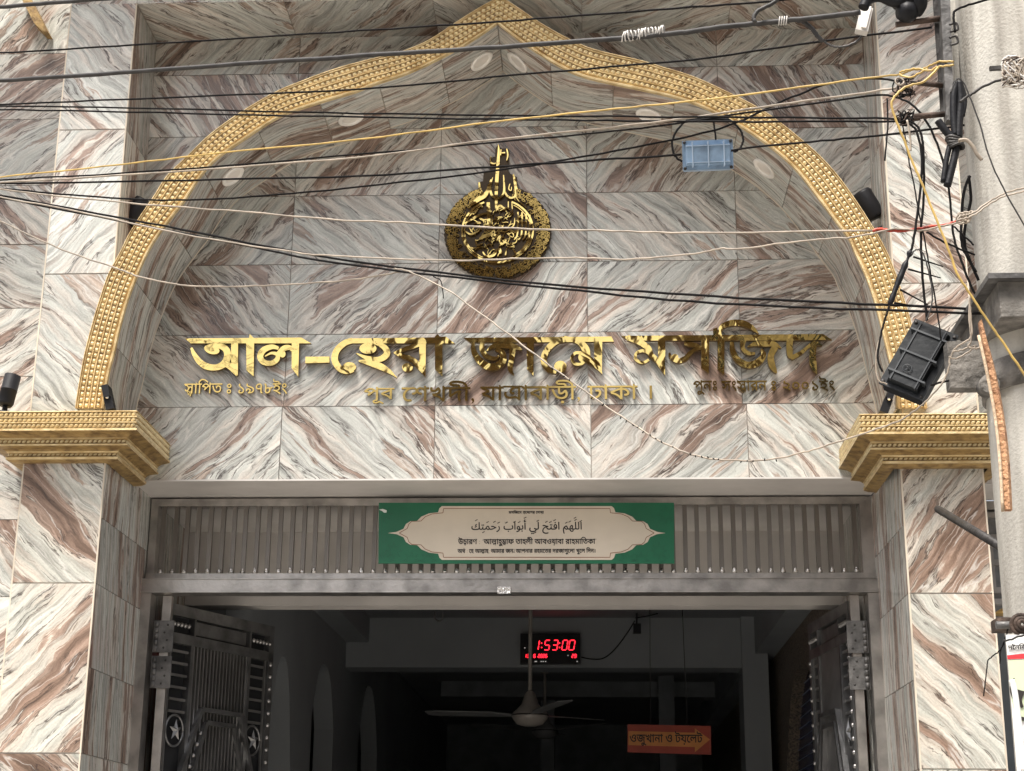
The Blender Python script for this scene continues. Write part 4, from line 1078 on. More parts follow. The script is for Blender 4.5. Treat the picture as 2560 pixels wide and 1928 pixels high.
downlight(1203, 141, 'round white downlight just left of the arch apex', 'L'); downlight(1299, 141, 'round white downlight just right of the arch apex', 'R')
downlight(868, 275, 'round white downlight in the upper left of the arch soffit', 'L'); downlight(1625, 275, 'round white downlight in the upper right of the arch soffit', 'R')
downlight(582, 429, 'round white downlight lowest on the left of the arch soffit', 'L'); downlight(1918, 411, 'round white downlight lowest on the right, below the blue box', 'R')

def spotlight(base, axis, label, R_=.030, Ln=.11):
    f = thing('spotlight', label, 'lamp', 'black outdoor spotlights')
    b = np.array(base, float); ax = np.array(axis, float); ax /= np.linalg.norm(ax)
    G().lathe([(0, .008), (.032, .008), (.034, 0), (0, 0)], b, (0, 0, 1), 20).build('base', 'black', f)
    G().tube([b+np.array([0, 0, .006]), b+np.array([0, 0, .045])], .010, 10).build('stem', 'black', f)
    c = b+np.array([0, 0, .045])
    G().lathe([(0, -.012), (R_*.8, -.012), (R_, 0), (R_, Ln*.45), (R_*1.02, Ln*.45), (R_*1.02, Ln*.47), (R_, Ln*.47), (R_, Ln), (R_*.86, Ln), (R_*.86, Ln-.01)], c, ax, 24).build('barrel', 'black', f)
    G().lathe([(0, Ln-.01), (R_*.86, Ln-.01)], c, ax, 24).build('lens', 'glass', f)
b = on(14, 1026, 2, 3.225); b = P3(12, 1024, -.43)
spotlight((b[0], -.43, 3.232), (.12, .10, 1), 'black spotlight standing at the far left end of the left gold capital')
def flood(px0, py0, px1, py1, Y, wd, label):
    f = thing('floodlight', label, 'lamp', 'thin black floodlights at the foot of the arch')
    p, q = np.array(P3(px0, py0, Y)), np.array(P3(px1, py1, Y)); m_ = (p+q)/2
    G().bar(p, m_+(q-p)*.02, wd, .035, (0, 1, 0)).build('bracket', 'black', f)
    G().bar(m_, q, wd*.8, .06, (0, 1, 0)).build('head', 'black', f)
    G().lathe([(0, .006), (.006, .004), (.007, 0)], m_+np.array([0, -.02, 0]), (0, -1, 0), 10).build('bolt', 'weld', f)
flood(278, 1026, 266, 968, YP-.06, .030, 'thin black floodlight standing at the left foot of the gold arch')
flood(2208, 1034, 2232, 968, YP-.06, .030, 'thin black floodlight at the right foot of the gold arch, under the black box')
def wallcan(px, py, dx, label):
    c = np.array(P3(px, py, -.20)); f = thing('wall_lamp', label, 'lamp', 'black cylinder lamps in the recess')
    ax = np.array([dx, -.15, 1.0]); ax /= np.linalg.norm(ax)
    G().lathe([(0, -.06), (.036, -.06), (.038, -.05), (.038, .05), (.033, .06), (0, .06)], c, ax, 20).build('barrel', 'black', f)
    G().bar(c-ax*.03, c-ax*.03+np.array([-.03*np.sign(dx)*-1, .15, -.06]), .02, .02).build('bracket', 'black', f)
    G().lathe([(0, -.012), (.04, -.012), (.04, 0), (0, 0)], c-ax*.10, ax, 18).build('base', 'black', f)
wallcan(343, 532, .55, 'black cylinder lamp tucked in the recess behind the left of the arch')
wallcan(2172, 512, -.55, 'black cylinder lamp tucked in the recess behind the right of the arch')

# ================================================================ UTILITY POLE AND ITS IRONWORK
PX, PY_ = 1.267+.155, -2.5
pole = thing('utility_pole', 'round weathered concrete utility pole at the right edge, carrying the wires', 'pole')
g = G(); g.lathe([(.168, 0), (.160, 1.5), (.156, 3.0), (.152, 4.3), (.148, 5.6), (0, 5.6)], (PX, PY_, 0), (0, 0, 1), 48); g.build('shaft', 'concrete', pole)
g = G()     # bracket shelf and collar
zc = P3(2445, 716, -2.66)[2]
g.box(PX-.19, PX+.24, -2.72, -2.30, zc-.004, zc+.008); g.build('shelf', 'irong', pole)
g = G(); g.box(PX-.165, PX+.20, -2.70, -2.32, zc-.085, zc-.005); g.build('cross_block', 'concd', pole)
z1 = P3(2420, 805, -2.66)[2]; z2 = P3(2420, 925, -2.66)[2]
xA = P3(2360, 860, -2.5)[0]
g = G(); g.box(xA, PX+.2, -2.53, -2.49, z2, z1); g.build('cross_arm', 'concd', pole)
zk = P3(2500, 905, -2.66)[2]
g = G(); g.lathe([(.158, -.035), (.166, -.035), (.166, .035), (.158, .035)], (PX, PY_, zk), (0, 0, 1), 40); g.tube([(PX-.175, -2.60, zk-.03), (PX-.175, -2.56, zk-.03)], .022, 12)
g.tube([(PX-.05, -2.69, zk-.028), (PX-.05, -2.64, zk-.028)], .014, 10); g.build('clamp_band', 'concd', pole)
# wood strip leaning on the pole
g = G()
wp = [(2451, 803), (2462, 850), (2480, 930), (2500, 1040), (2512, 1150), (2519, 1275)]; ww = [.002, .005, .008, .009, .010, .010]
for cur, off_, sc2, yy in ((0, 0, 1, -2.70), ):
    pass
pts = cr_spline([(*p, w_) for p, w_ in zip(wp, ww)], 4)
vs = []
for q in pts:
    c = P3(q[0], q[1], -2.70)
    vs += [(c[0]-q[2], -2.705, c[2]), (c[0]+q[2]*.2, -2.712, c[2]), (c[0]+q[2], -2.70, c[2]), (c[0]+q[2], -2.685, c[2]), (c[0]-q[2], -2.685, c[2])]
k = len(pts); g.add(vs, [(i*5+j, i*5+(j+1) % 5, (i+1)*5+(j+1) % 5, (i+1)*5+j) for i in range(k-1) for j in range(5)]+[(0, 1, 2, 3, 4), tuple((k-1)*5+j for j in (4, 3, 2, 1, 0))])
o = g.build('wood_strip', 'wood'); tag(o, 'splintered orange wood strip tied upright against the concrete pole', 'wood strip')
g = G(); g.tube([tuple(np.array(P3(q[0]-12, q[1]+4, -2.708))) for q in pts[3:]], .0035, 6); w2 = g.build('pale_edge', 'woodpale', o)
# angle-iron bracket left of the pole
irn = thing('angle_iron_bracket', 'upright dark angle iron bracket with cross rods beside the pole', 'bracket')
YB = -2.52
def quad_post(pts4, Y, th, name, mt):
    q = [P3(a, b, Y) for a, b in pts4]; V, T = union([ccw([(p[0], p[2]) for p in q])], None, 1e-6); g = G(); extrude(g, V, T, lambda a, b, n: (a, Y+n, b), th, back=True); g.build(name, mt, irn)
quad_post([(2329, -60), (2349, -60), (2369, 280), (2352, 280)], YB, .006, 'flange', 'iron')
quad_post([(2348, -60), (2373, -60), (2386, 300), (2367, 300)], YB-.03, .03, 'flange', 'irong')
quad_post([(2374, -60), (2390, -60), (2402, 270), (2388, 270)], YB+.03, .02, 'back_strip', 'concrete')
for a, b, c, d, r_ in ((2240, 62, 2352, 46, .0075), (2294, 207, 2356, 214, .0070), (2284, 292, 2380, 284, .0075), (2255, 300, 2300, 296, .006)):
    G().tube([P3(a, b, YB-.01), P3(c, d, YB-.01)], r_, 8).build('rod', 'rust', irn)
for y_ in (62, 95): G().tube(wirepts([(2374, y_), (2390, y_-4), (2394, y_+12), (2376, y_+18)], YB-.04), .003, 6).build('clip', 'iron', irn)
# black insulators on the top rod
ins = thing('shackle_insulator', 'black glazed insulator stack at the top of the iron bracket', 'insulator')
for k, (a, b, r_, hh) in enumerate(((2268, 30, .026, .022), (2292, 8, .033, .018), (2250, -6, .030, .02))):
    c = P3(a, b, YB-.03); G().lathe([(0, -hh), (r_*.7, -hh), (r_, -hh*.4), (r_, hh*.4), (r_*.6, hh), (0, hh)], c, (1, .3, .12), 20).build('disc', 'black', ins)
c0 = wirepts([(2158, 20), (2170, 0), (2200, -8), (2240, 6), (2300, -4)], YB-.04); G().tube(c0, .013, 9).build('cable_sleeve', 'black', ins)
# metal clamp with coil lower down
lb = thing('pole_clamp', 'rusty iron clamp with a coiled insulator low on the pole', 'clamp')
a = P3(2482, 1551, -2.62); b = P3(2535, 1580, -2.62)
G().box(a[0], b[0], -2.66, -2.60, b[2], a[2]).build('plate', 'rust', lb)
c = P3(2552, 1563, -2.70)
for r_ in (.020, .013, .007): G().tube([(c[0]+r_*math.cos(t), -2.70-(.03-r_)*.5, c[2]+r_*math.sin(t)) for t in np.linspace(0, 2*PI, 21)], .0045, 7).build('coil', 'rust', lb)
G().tube([P3(2490, 1563, -2.67), P3(2535, 1563, -2.67)], .008, 8).build('pin', 'irong', lb)

# ================================================================ BANNER low right
ban = thing('banner', 'white vinyl banner with a red stripe and black shapes wrapped on the pole', 'banner')
YBn = -2.74
def bp(px, py): q = P3(px, py, YBn); return (q[0], q[2])
def bflat(P, name, mt, dy, kind=None):
    loops = [ccw([bp(*p) for p in L]) for L in P]; V, T = union(loops, None, 1e-6); g = G()
    f = lambda a, b, n: (a, YBn-dy+n+(a-1.42)**2*.9, b)
    extrude(g, V, T, f, .001); return g.build(name, mt, ban, kind)
g = G(); xs_ = np.linspace(bp(2528, 1600)[0], 1.62, 10); zt, zbm = bp(2530, 1580)[1], 1.2; xb_ = bp(2556, 1925)[0]
vs = []
for x in xs_: vs += [(x, YBn+(x-1.42)**2*.9, zt), (x, YBn+(x-1.42)**2*.9, 1.7), (x, YBn+(x-1.42)**2*.9, zbm)]
g.add(vs, [(3*i+j, 3*i+3+j, 3*i+4+j, 3*i+1+j) for i in range(9) for j in range(2)]); g.build('sheet', 'white', ban)
bflat([[(2530, 1632), (2600, 1627), (2600, 1642), (2531, 1642)]], 'red_stripe', 'red', .002)
bflat([[(2532, 1645), (2600, 1645), (2600, 1800), (2552, 1800), (2540, 1740)]], 'green_area', 'palegreen', .002)
bflat([stroke([(2546, 1690, 2), (2540, 1712, 8), (2546, 1735, 12), (2556, 1760, 6)]), stroke([(2562, 1722, 20), (2556, 1745, 16), (2566, 1765, 6)]), stroke([(2550, 1786, 4), (2570, 1795, 10)])], 'black_shape', 'ink', .004)
L = fit(layout(['দৈনিক'], .03), bp(2530, 1605)[0], bp(2575, 1605)[0], bp(2530, 1608)[1], bp(2530, 1618)[1], .66, 0)
V, T = union(L, None, 1e-6); g = G(); extrude(g, V, T, lambda a, b, n: (a, YBn-.004+(a-1.42)**2*.9+n, b), .001); g.build('banner_text', 'ink', ban)
rp_ = G(); rp_.tube(wirepts([(2529, 1700), (2537, 1730), (2545, 1790), (2553, 1860), (2560, 1928)], -2.80), .006, 8); o = rp_.build('white_pipe', 'white'); tag(o, 'thin white curved pipe rising at the bottom right corner beside the banner', 'pipe')
# lamp seen in the right bay
lp = thing('goose_neck_lamp', 'small brass goose neck lamp in the dark opening beside the pole', 'lamp')
G().tube(wirepts([(2517, 1495), (2512, 1508), (2510, 1522), (2507, 1533)], -.1), .006, 8).build('neck', 'brassc', lp)
c = P3(2507, 1531, -.1); G().lathe([(.008, .012), (.03, .0), (.034, -.010), (.026, -.006), (0, -.004)], c, (0, 0, 1), 18).build('shade', 'brassc', lp)
# grey pipe crossing the right pilaster
g = G(); g.tube([P3(2345, 1273, -.9), P3(2510, 1372, -1.6)], .0125, 12); o = g.build('steel_tube', 'iron'); tag(o, 'dark steel tube slanting in front of the right pilaster', 'tube')

# ================================================================ JUNCTION BOXES
def jbox(name, label, cpx, Y, wpx, hpx, ang, mt, rib, emblem=False, tiltx=0., mts='black'):
    c = np.array(P3(*cpx, Y)); s = mpp(*cpx, Y); W_, H_ = wpx*s, hpx*s
    th = math.radians(ang); A = np.array([math.cos(th), 0, -math.sin(th)]); B = np.array([math.sin(th), 0, math.cos(th)])
    B = B+np.array([0, -math.sin(tiltx), 0]); B /= np.linalg.norm(B); N_ = np.cross(A, B); N_ /= np.linalg.norm(N_)
    if N_[1] > 0: N_ = -N_
    f = thing(name, label, 'box')
    def bx(a0, a1, b0, b1, n0, n1, nm, m_, ch=0):
        g = G()
        if not ch: g.obox(c+A*a0*W_+B*b0*H_+N_*n0, A*(a1-a0)*W_, B*(b1-b0)*H_, N_*(n1-n0))
        else:
            lo = [c+A*a*W_+B*b*H_+N_*n0 for a, b in ((a0, b0), (a1, b0), (a1, b1), (a0, b1))]
            hi = [c+A*a*W_+B*b*H_+N_*n1 for a, b in ((a0+ch, b0+ch*1.5), (a1-ch, b0+ch*1.5), (a1-ch, b1-ch*1.5), (a0+ch, b1-ch*1.5))]
            g.add(lo+hi, [(0, 1, 5, 4), (1, 2, 6, 5), (2, 3, 7, 6), (3, 0, 4, 7), (4, 5, 6, 7), (3, 2, 1, 0)])
        return g.build(nm, m_, f)
    bx(-.5, .5, -.5, .5, 0, .006, 'flange', mt); bx(-.46, .46, -.46, .46, -.045, 0, 'body', mts)
    bx(-.44, .44, -.36, .36, .006, .024, 'lid', mt, .02)
    for a in (-.31, .0, .31): bx(a-.012, a+.012, -.42, .42, .006, .028, 'rib', rib)
    for b in (-.28, .28): bx(-.43, .43, b-.012, b+.012, .006, .027, 'rib', rib)
    for a in (-.455, .455):
        for b in (-.44, .44):
            g = G(); g.lathe([(.0045, .0), (.0045, .002), (0, .002)], c+A*a*W_+B*b*H_+N_*.006, N_, 10); g.build('screw', 'iron', f)
    if emblem:
        ec = c+A*.22*W_-B*.06*H_+N_*.028; r_ = .010
        G().tube([ec+A*r_*math.cos(t)+B*r_*math.sin(t) for t in np.linspace(0, 2*PI, 25)], .0010, 5).build('embossed_ring', rib, f)
        g = G()
        for p, q in (((-.4, -.45), (-.4, .45)), ((-.4, .45), (.4, -.45)), ((.4, -.45), (.4, .45))): g.tube([ec+A*p[0]*r_+B*p[1]*r_, ec+A*q[0]*r_+B*q[1]*r_], .0009, 5)
        g.build('embossed_letter', rib, f)
    return f
jbox('junction_box', 'pale blue rectangular cable box hanging from the wires near the arch', (1769, 388), -2.0, 126, 74, -1.5, 'bluebox', 'bluerib', tiltx=.30, mts='bluebox')
jbox('junction_box', 'black rectangular cable box hanging tilted near the right gold capital', (2297, 901), -2.45, 198, 118, 180-59, 'blackbox', 'blackrib', True, .30)

# ================================================================ WIRES
def Yw(off=0.): return lambda px: -1.35-1.17*max(0, px)/2400+off
def wire(label, pts, rpx, mt='wire', off=0., Yc=None, name='cable', n=6, ref=None, cat='cable'):
    g = G(); Yf = (lambda px: Yc) if Yc is not None else Yw(off)
    P = wirepts(pts, Yf, n); rj = random.Random(len(label)*7+int(pts[0][1])); P = [(x+rj.uniform(-.0006, .0006), y, z+rj.uniform(-.0014, .0014)) for x, y, z in P]; s = mpp(pts[len(pts)//2][0], pts[len(pts)//2][1], Yf(pts[len(pts)//2][0]))
    g.tube(P, rpx*s*1.06, 8 if rpx > 3 else 6); o = g.build(name, mt); tag(o, label, cat, 'cables crossing in front of the mosque'); return o
wire('thick grey cable crossing the extreme top left corner', [(-60, 24), (0, 18), (120, 8), (260, -3), (500, -24)], 5, 'wiregrey', -.04)
wire('thin black cable highest across the gold apex', [(-60, 137), (0, 133), (250, 118), (500, 102), (900, 77), (1100, 64), (1400, 43), (1730, 18), (1930, 3), (1990, -6)], 2.7, 'wire', .02)
thick = wire('thickest grey cable crossing high over the arch', [(-60, 205), (0, 202), (300, 182), (600, 160), (900, 140), (1200, 121), (1552, 96), (1700, 82), (1790, 70), (1900, 58), (2000, 48), (2150, 31)], 6.2, 'wiregrey', -.10)
wire('black cable second above the yellow one, crossing from left to the iron bracket', [(-60, 263), (0, 261), (400, 245), (900, 223), (1300, 187), (1730, 149), (2000, 111), (2329, 68)], 2.7, 'wire', .03)
wire('upper of two near-parallel black cables level with the downlights', [(-60, 262), (0, 265), (400, 272), (900, 284), (1400, 290), (1730, 293), (2190, 296), (2275, 300)], 2.6, 'wire', -.02)
wire('lower of two near-parallel black cables level with the downlights', [(-60, 272), (0, 274), (400, 282), (900, 293), (1400, 300), (1730, 304), (2190, 304), (2275, 305)], 2.6, 'wire', .05)
wire('yellow cable crossing the arch and knotted on the iron bracket', [(-60, 449), (0, 443), (314, 410), (600, 378), (900, 349), (1238, 305), (1500, 276), (1730, 253), (2000, 218), (2166, 196), (2250, 186), (2275, 176), (2310, 172), (2330, 162), (2350, 154), (2384, 155)], 2.6, 'wireyel', -.05)
wire('yellow loop tied back below the bracket knot', [(2320, 172), (2280, 192), (2262, 192), (2250, 186), (2256, 178), (2290, 172), (2325, 176), (2345, 168), (2384, 162)], 2.6, 'wireyel', -.08)
wire('cream cable running beside a black one below the yellow cable', [(-60, 463), (0, 457), (400, 432), (900, 393), (1238, 349), (1500, 322), (1660, 303), (1905, 268), (2100, 241), (2240, 220)], 2.7, 'wirewhite', 0.)
wire('black cable twinned with the cream one and drooping past the bracket', [(-60, 456), (0, 450), (400, 427), (900, 386), (1238, 356), (1500, 331), (1660, 313), (1905, 276), (2170, 241), (2231, 241), (2280, 262), (2320, 310), (2352, 385), (2370, 460), (2378, 530), (2384, 590), (2402, 650), (2435, 729), (2470, 770), (2560, 830)], 2.7, 'wire', .06)
wire('black cable running to the left side of the blue box', [(-60, 461), (0, 459), (400, 452), (900, 440), (1238, 417), (1500, 400), (1703, 387)], 2.7, 'wire', .01)
wire('black cable leaving the right side of the blue box', [(1835, 378), (1845, 373), (2027, 355), (2200, 338), (2411, 314)], 2.9, 'wire', -.02)
wire('black cable sagging under the blue box cable then rising to the bracket', [(-60, 462), (0, 471), (150, 485), (302, 496), (469, 500), (700, 487), (900, 467), (1238, 427), (1500, 385), (1730, 339), (1844, 306), (1960, 252), (2068, 210), (2162, 196), (2250, 203), (2345, 211)], 2.7, 'wire', .08)
wire('cream cable crossing the medallion, ending in the red tape', [(-60, 463), (0, 473), (302, 506), (612, 530), (830, 549), (1000, 556), (1238, 569), (1500, 577), (1730, 582), (2182, 577)], 2.3, 'wirewhite', -.03)
wire('wavy cream cable crossing under the medallion', [(-60, 478), (0, 493), (200, 530), (367, 567), (560, 604), (755, 633), (830, 639), (1116, 651), (1280, 647), (1442, 645), (1565, 649), (1730, 635), (1803, 622), (1852, 622), (2027, 600), (2129, 594), (2190, 582)], 2.2, 'wirewhite', -.06)
wire('upper black cable of the pair slanting under the medallion', [(-60, 478), (0, 488), (367, 557), (600, 603), (830, 646), (1136, 686), (1400, 713), (1730, 738), (2100, 757), (2427, 773), (2620, 782)], 2.9, 'wire', .03)
wire('lower black cable of the pair slanting under the medallion', [(-60, 482), (0, 494), (367, 566), (600, 612), (830, 656), (1197, 701), (1400, 722), (1730, 754), (2100, 772), (2427, 783), (2620, 792)], 2.9, 'wire', -.01)
wire('thin cream cable sagging over the left of the arch', [(-60, 520), (0, 553), (155, 624), (286, 669), (347, 691), (420, 707), (490, 716), (612, 716), (760, 709), (900, 697), (1000, 680)], 2.0, 'wirewhite', .05)
drop = wire('thin cream cable drooping across the title and looping up at the right', [(985, 672), (1022, 679), (1116, 724), (1190, 776), (1258, 826), (1360, 903), (1483, 993), (1585, 1062), (1660, 1108), (1742, 1140), (1844, 1152), (1946, 1146), (2020, 1128), (2101, 1103), (2231, 1059), (2290, 1025), (2333, 985), (2360, 950), (2374, 915), (2374, 900), (2390, 870), (2427, 842), (2427, 790), (2424, 740)], 2.2, 'wirewhite', -.09)
wire('short curved wire end beside the droop', [(1083, 692), (1100, 700), (1106, 720), (1108, 745)], 1.3, 'wire', -.09)
# birds' nest of thin twists along the droop
g = G(); rn = random.Random(5)
for k in range(40):
    t = k/39; px = 1380+t*560; 
    ys = np.interp(px, [1360, 1483, 1585, 1660, 1742, 1844, 1946], [903, 993, 1062, 1108, 1140, 1152, 1146])
    if rn.random() < .3: continue
    c = P3(px, ys+rn.uniform(-1, 3), Yw(-.092)(px)); d = rn.uniform(-.004, .004)
    g.tube([(c[0], c[1]-.001, c[2]), (c[0]+d, c[1]-.003, c[2]-rn.uniform(.002, .006))], .0016, 5)
g.build('cable_knots', 'wire', drop, 'stuff')
YN = -2.60
def nw(label, pts, rpx, mt='wire', Yc=YN, **k): return wire(label, pts, rpx, mt, 0, Yc, **k)
nw('red taped cable joint pulling to the pole', [(2182, 577), (2200, 572), (2230, 578), (2280, 574), (2330, 566), (2380, 558), (2400, 548)], 3.6, 'wirered')
nw('cream strand twisted around the red tape', [(2190, 583), (2240, 572), (2300, 577), (2350, 566), (2400, 555), (2420, 545)], 2.2, 'wirewhite', -2.605)
nw('cream double strap round the pole, upper strand', [(2392, 556), (2400, 540), (2418, 538), (2440, 528), (2475, 502), (2515, 482), (2560, 470), (2640, 462)], 2.2, 'wirewhite', -2.68)
nw('cream double strap round the pole, lower strand', [(2394, 550), (2412, 546), (2440, 535), (2475, 509), (2515, 490), (2560, 479), (2640, 472)], 2.2, 'wirewhite', -2.69)
kn = G()
for q in range(5):
    c = np.array(P3(2403+q*4, 548-q*2, -2.64)); kn.tube([c+.011*np.array([math.cos(t+q), .4*math.sin(2*t), math.sin(t)]) for t in np.linspace(0, 5.2, 12)], .0022, 6)
tag(kn.build('cable_knot', 'wirewhite'), 'knotted cream and brown strands where the red tape meets the pole', 'knot')
nw('pale yellow cable falling from the bracket past the pole', [(2345, 170), (2310, 205), (2270, 215), (2240, 238), (2229, 262), (2240, 300), (2262, 355), (2279, 400), (2306, 462), (2344, 556), (2373, 628), (2392, 683), (2423, 731), (2467, 799), (2510, 860), (2570, 950)], 3.0, 'wireyel', -2.78)
nw('black cable hanging straight down to the right of the sleeve', [(2272, 302), (2295, 318), (2306, 350), (2309, 400), (2310, 484), (2303, 568), (2303, 628), (2308, 712), (2318, 800)], 3.0)
nw('black cable hanging down into the sleeved splice', [(2274, 308), (2292, 330), (2303, 380), (2304, 440), (2292, 544), (2283, 606), (2276, 630)], 3.0, 'wire', -2.61)
spl = thing('splice_sleeve', 'black tapered splice sleeve with wire spikes above the black box', 'splice', 'cables crossing in front of the mosque')
G().tube(wirepts([(2277, 628), (2262, 665), (2243, 712), (2224, 762)], -2.62), [.0045, .0075, .0065, .0030, .0030, .006, .0075, .0065, .0065, .0070, .0075, .007, .006, .006, .0055, .0065, .0065, .006, .004][:19], 8).build('sleeve', 'black', spl)
for p, q in (((2283, 642), (2358, 667)), ((2270, 673), (2352, 695)), ((2250, 724), (2320, 762)), ((2235, 757), (2305, 769))):
    G().tube(wirepts([p, q], -2.60), [.0026, .0014], 6).build('spike', 'wire', spl)
nw('black cable curving from the splice sleeve to the black box', [(2224, 762), (2212, 800), (2202, 840), (2195, 880), (2196, 905), (2206, 930)], 2.4)
nw('pale thin cable looping down beside the black box', [(2205, 830), (2193, 870), (2190, 920), (2197, 950), (2218, 960)], 1.6, 'wirewhite', -2.59)
nw('thin grey wire hanging in a long shallow curve', [(2250, 285), (2262, 340), (2272, 400), (2282, 448), (2296, 525), (2310, 592), (2327, 688), (2344, 784), (2352, 850)], 1.8, 'wire', -2.57)
nw('pale looped wire over the splice sleeve', [(2278, 636), (2292, 624), (2308, 634), (2322, 680), (2331, 735), (2326, 775), (2315, 802)], 1.8, 'wiregrey', -2.63)
nw('short black stub hanging under the wire tangle', [(2218, 246), (2219, 320), (2212, 402)], 2.0)
nw('thin pale cable end in a white sleeve under the tangle', [(2268, 300), (2275, 340), (2277, 378)], 2.6, 'wirewhite')
nw('grey wire running down over the pole face', [(2376, 232), (2392, 199), (2408, 205), (2421, 233), (2450, 312), (2476, 400), (2517, 486), (2570, 580)], 2.0, 'wiregrey', -2.72)
nw('thick black wire round the pole top', [(2388, 80), (2384, 40), (2392, 24), (2430, 10), (2490, -8)], 3.0, 'wire', -2.66)
nw('dark strap round the pole under the tangle', [(2400, 255), (2425, 238), (2460, 215), (2505, 199), (2560, 192)], 3.4, 'iron', -2.68)
nw('black cable slack loop beside the pole, outer', [(2424, 440), (2408, 490), (2403, 560), (2405, 610), (2417, 640), (2440, 680)], 3.6, 'wire', -2.55)
nw('black cable slack loop beside the pole, inner', [(2422, 440), (2427, 500), (2413, 560), (2412, 610), (2424, 650), (2446, 700)], 3.6, 'wire', -2.53)
nw('thin dark cable slanting down to the pole from the red tape', [(2316, 580), (2360, 605), (2437, 638)], 2.6, 'wire', -2.56)
nw('second thin dark cable slanting to the pole from the knot', [(2384, 566), (2410, 590), (2434, 612)], 2.4, 'wire', -2.56)
nw('short black cable from the black box to the pole clamp', [(2326, 964), (2400, 945), (2463, 927)], 2.6, 'wire', -2.52)
nw('thin black wire dangling in front of the lower right pilaster', [(2515, 1598), (2500, 1625), (2480, 1643), (2470, 1652), (2465, 1690), (2459, 1740)], 1.5, 'wire', -2.66)
nw('second thin wire dangling under the pole clamp', [(2520, 1570), (2512, 1600), (2502, 1625), (2500, 1660)], 1.5, 'wire', -2.66)
nw('grey twisted pair pulled right from under the clamp', [(2509, 1603), (2530, 1598), (2575, 1582)], 2.4, 'wiregrey', -2.78)
nw('white cable edge rising beside the pole shelf', [(2424, 740), (2423, 800), (2428, 850), (2420, 868), (2440, 872), (2452, 866)], 2.2, 'wirewhite', -2.68)
nw('cream cable tails looping by the tilted black box', [(2380, 880), (2400, 876), (2440, 864), (2420, 880), (2390, 896), (2372, 893)], 2.0, 'wirewhite', -2.67)
nw('black loop of cable above the blue box', [(1706, 404), (1688, 390), (1680, 360), (1690, 330), (1715, 303), (1740, 297), (1790, 294), (1825, 300), (1850, 325), (1858, 350), (1850, 370), (1836, 380)], 2.7, 'wire', -2.04)
nw('short black hanger above the blue box', [(1784, 298), (1786, 320), (1790, 350)], 2.3, 'wire', -2.03)
nw('taped bundle above the blue box', [(1715, 302), (1750, 298), (1790, 297), (1820, 300)], 4.0, 'wire', -2.06)
# heavy cable: tie wraps, tail and connector
ties = thing('tie_wrap', 'white wire wrapping on the thick cable right of the apex', 'cable wrap')
rn = random.Random(9)
for k in range(15):
    px = 1558+k*7.2; py = 92-k*1.15; c = np.array(P3(px, py, Yw(-.10)(px))); r_ = .0105+rn.uniform(-.001, .003)
    G().tube([c+np.array([rn.uniform(-.001, .001)+.0035*math.sin(t+k), r_*math.cos(t), r_*math.sin(t)*1.15]) for t in np.linspace(0, 6.28, 12)], .0021, 5).build('turn', 'tie', ties)
ties2 = thing('tie_wrap', 'three white ties on the thick cable near the black insulators', 'cable wrap')
for k in range(4):
    px = 1948+k*6; c = np.array(P3(px, 53-k*.5, Yw(-.10)(px))); G().tube([c+np.array([.0015*math.sin(t), .010*math.cos(t), .0105*math.sin(t)]) for t in np.linspace(0, 6.28, 14)], .0016, 6).build('turn', 'tie', ties2)
nw('thick grey tail of the heavy cable rising out of frame', [(1888, 56), (1884, 46), (1890, 32), (1905, 22), (1925, 12), (1945, -2), (1960, -20)], 5.2, 'wiregrey', -2.40)
nw('thick grey tail of the heavy cable dipping to a loop', [(1990, 50), (2010, 56), (2030, 72), (2045, 92), (2058, 104)], 5.6, 'wiregrey', -2.42)
nw('bare stranded loop below the heavy cable', [(2056, 102), (2075, 113), (2098, 118), (2125, 112), (2148, 98), (2160, 80)], 3.0, 'irong', -2.42)
con = thing('cable_connector', 'grey white plastic cable connector hanging from the heavy cable', 'connector')
c1, c2 = np.array(P3(2166, 24, -2.44)), np.array(P3(2153, 82, -2.44))
G().bar(c1, c2, .030, .024, (0, 1, 0)).build('housing', 'tie', con); G().bar(c1+np.array([.004, -.014, 0]), c2+np.array([.004, -.014, .006]), .012, .006, (0, 1, 0)).build('latch', 'lampwhite', con)
# cable bundle hanging on the bracket
bun = thing('cable_bundle', 'thick black cable bundle bound in a knot beside the pole', 'cable bundle')
for pts, r_, m_ in (([(2392, 206), (2384, 240), (2384, 290), (2388, 340)], .0085, 'black'), ([(2398, 205), (2402, 250), (2398, 300), (2396, 345)], .0095, 'black'), ([(2404, 215), (2412, 250), (2406, 290)], .006, 'black'),
                    ([(2345, 302), (2362, 325), (2380, 345)], .009, 'black'), ([(2374, 365), (2366, 400), (2358, 455)], .0065, 'black'), ([(2392, 365), (2382, 410), (2368, 465)], .009, 'black')):
    G().tube(wirepts(pts, YB-.06), r_, 9).build('strand', m_, bun)
for k in range(5):
    c = np.array(P3(2383+k*2, 348+k*5, YB-.06)); G().tube([c+np.array([.016*math.cos(t), .012*math.sin(t)-.002, .003*math.sin(t*2+k)]) for t in np.linspace(0, 6.28, 14)], .004, 6).build('binding', 'iron', bun)
G().tube(wirepts([(2396, 352), (2415, 350), (2432, 366), (2442, 385), (2455, 400)], YB-.10), .0045, 7).build('loose_end', 'wirewhite', bun)
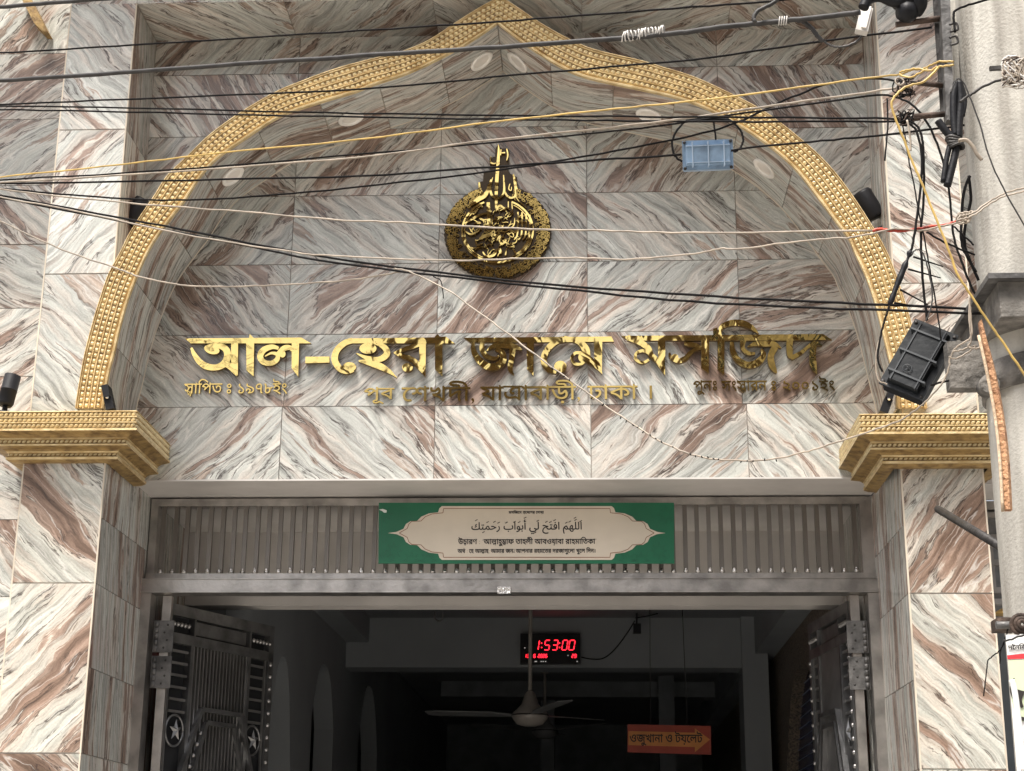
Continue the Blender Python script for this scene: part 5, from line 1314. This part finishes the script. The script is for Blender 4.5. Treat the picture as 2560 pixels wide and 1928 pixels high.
# tangles of thin wire
def tangle(cx_, cy_, rx, ry, n, Y, mts, label, seed):
    rn = random.Random(seed); f = thing('wire_tangle', label, 'wire tangle')
    for k in range(n):
        p = [(cx_+rn.uniform(-rx, rx), cy_+rn.uniform(-ry, ry)) for _ in range(4)]
        g = G(); P = wirepts(p, Y, 5); P = [(x, y+rn.uniform(-.004, .004), z) for x, y, z in P]; g.tube(P, rn.uniform(.0010, .0022), 5); g.build('strand', rn.choice(mts), f)
tangle(2262, 222, 28, 26, 12, YB-.05, ['wire', 'rust', 'wire'], 'upper tangle of thin dark wire on the iron rods', 1)
tangle(2264, 296, 22, 22, 12, YB-.05, ['wire', 'rust'], 'lower tangle of thin dark wire where the paired cables end', 2)
tangle(2535, 180, 34, 40, 30, -2.74, ['wirewhite', 'rust', 'wirewhite', 'tie'], 'bushy tangle of cream and brown wire ends on the pole face', 4)
G().bar(P3(2474, 172, -2.72), P3(2508, 170, -2.72), .009, .009).build('peg', 'iron', bpy.data.objects['wire_tangle.002'])
g = G(); c = np.array(P3(2249, 204, YB-.06))
for q in range(2): g.tube([c+(.0095+q*.001)*np.array([math.cos(t), .2*math.sin(t+q), math.sin(t)]) for t in np.linspace(0, 6.28, 18)], .0018, 6)
tag(g.build('cable_coil', 'wirewhite'), 'small ring of coiled cream wire above the upper tangle', 'coil')

# ================================================================ ACROSS THE STREET (seen mirrored in the gold lettering)
def opposite(x0, x1, h, yb, mt, label):
    b_ = thing('building', label, 'building')
    G().box(x0, x1, yb-6, yb, 0, h).build('wall', mt, b_)
    fl = int(h/3)
    for i in range(fl):
        x = x0+1.0
        while x+1.4 < x1:
            f = G().box(x-.06, x+1.46, yb, yb+.05, i*3+.94, i*3+2.46).build('window', 'lampwhite', b_)
            G().box(x, x+1.4, yb+.051, yb+.06, i*3+1., i*3+2.4).build('pane', 'winglass', f); x += 2.6
        G().box(x0, x1, yb, yb+.7, i*3+2.85, i*3+3.0).build('slab', mt, b_)
opposite(1.3, 9.5, 12, -13, 'bldg', 'ochre rendered building across the street, mirrored in the right hand letters')
opposite(-16, -7.5, 9, -13, 'bldg2', 'grey rendered building across the street, mirrored in the left hand letters')
opposite(-1.9, -.25, 10, -13, 'bldg', 'unseen narrow ochre block added across the street to darken the middle letters')  # unseen block added as a dark reflection for the middle letters
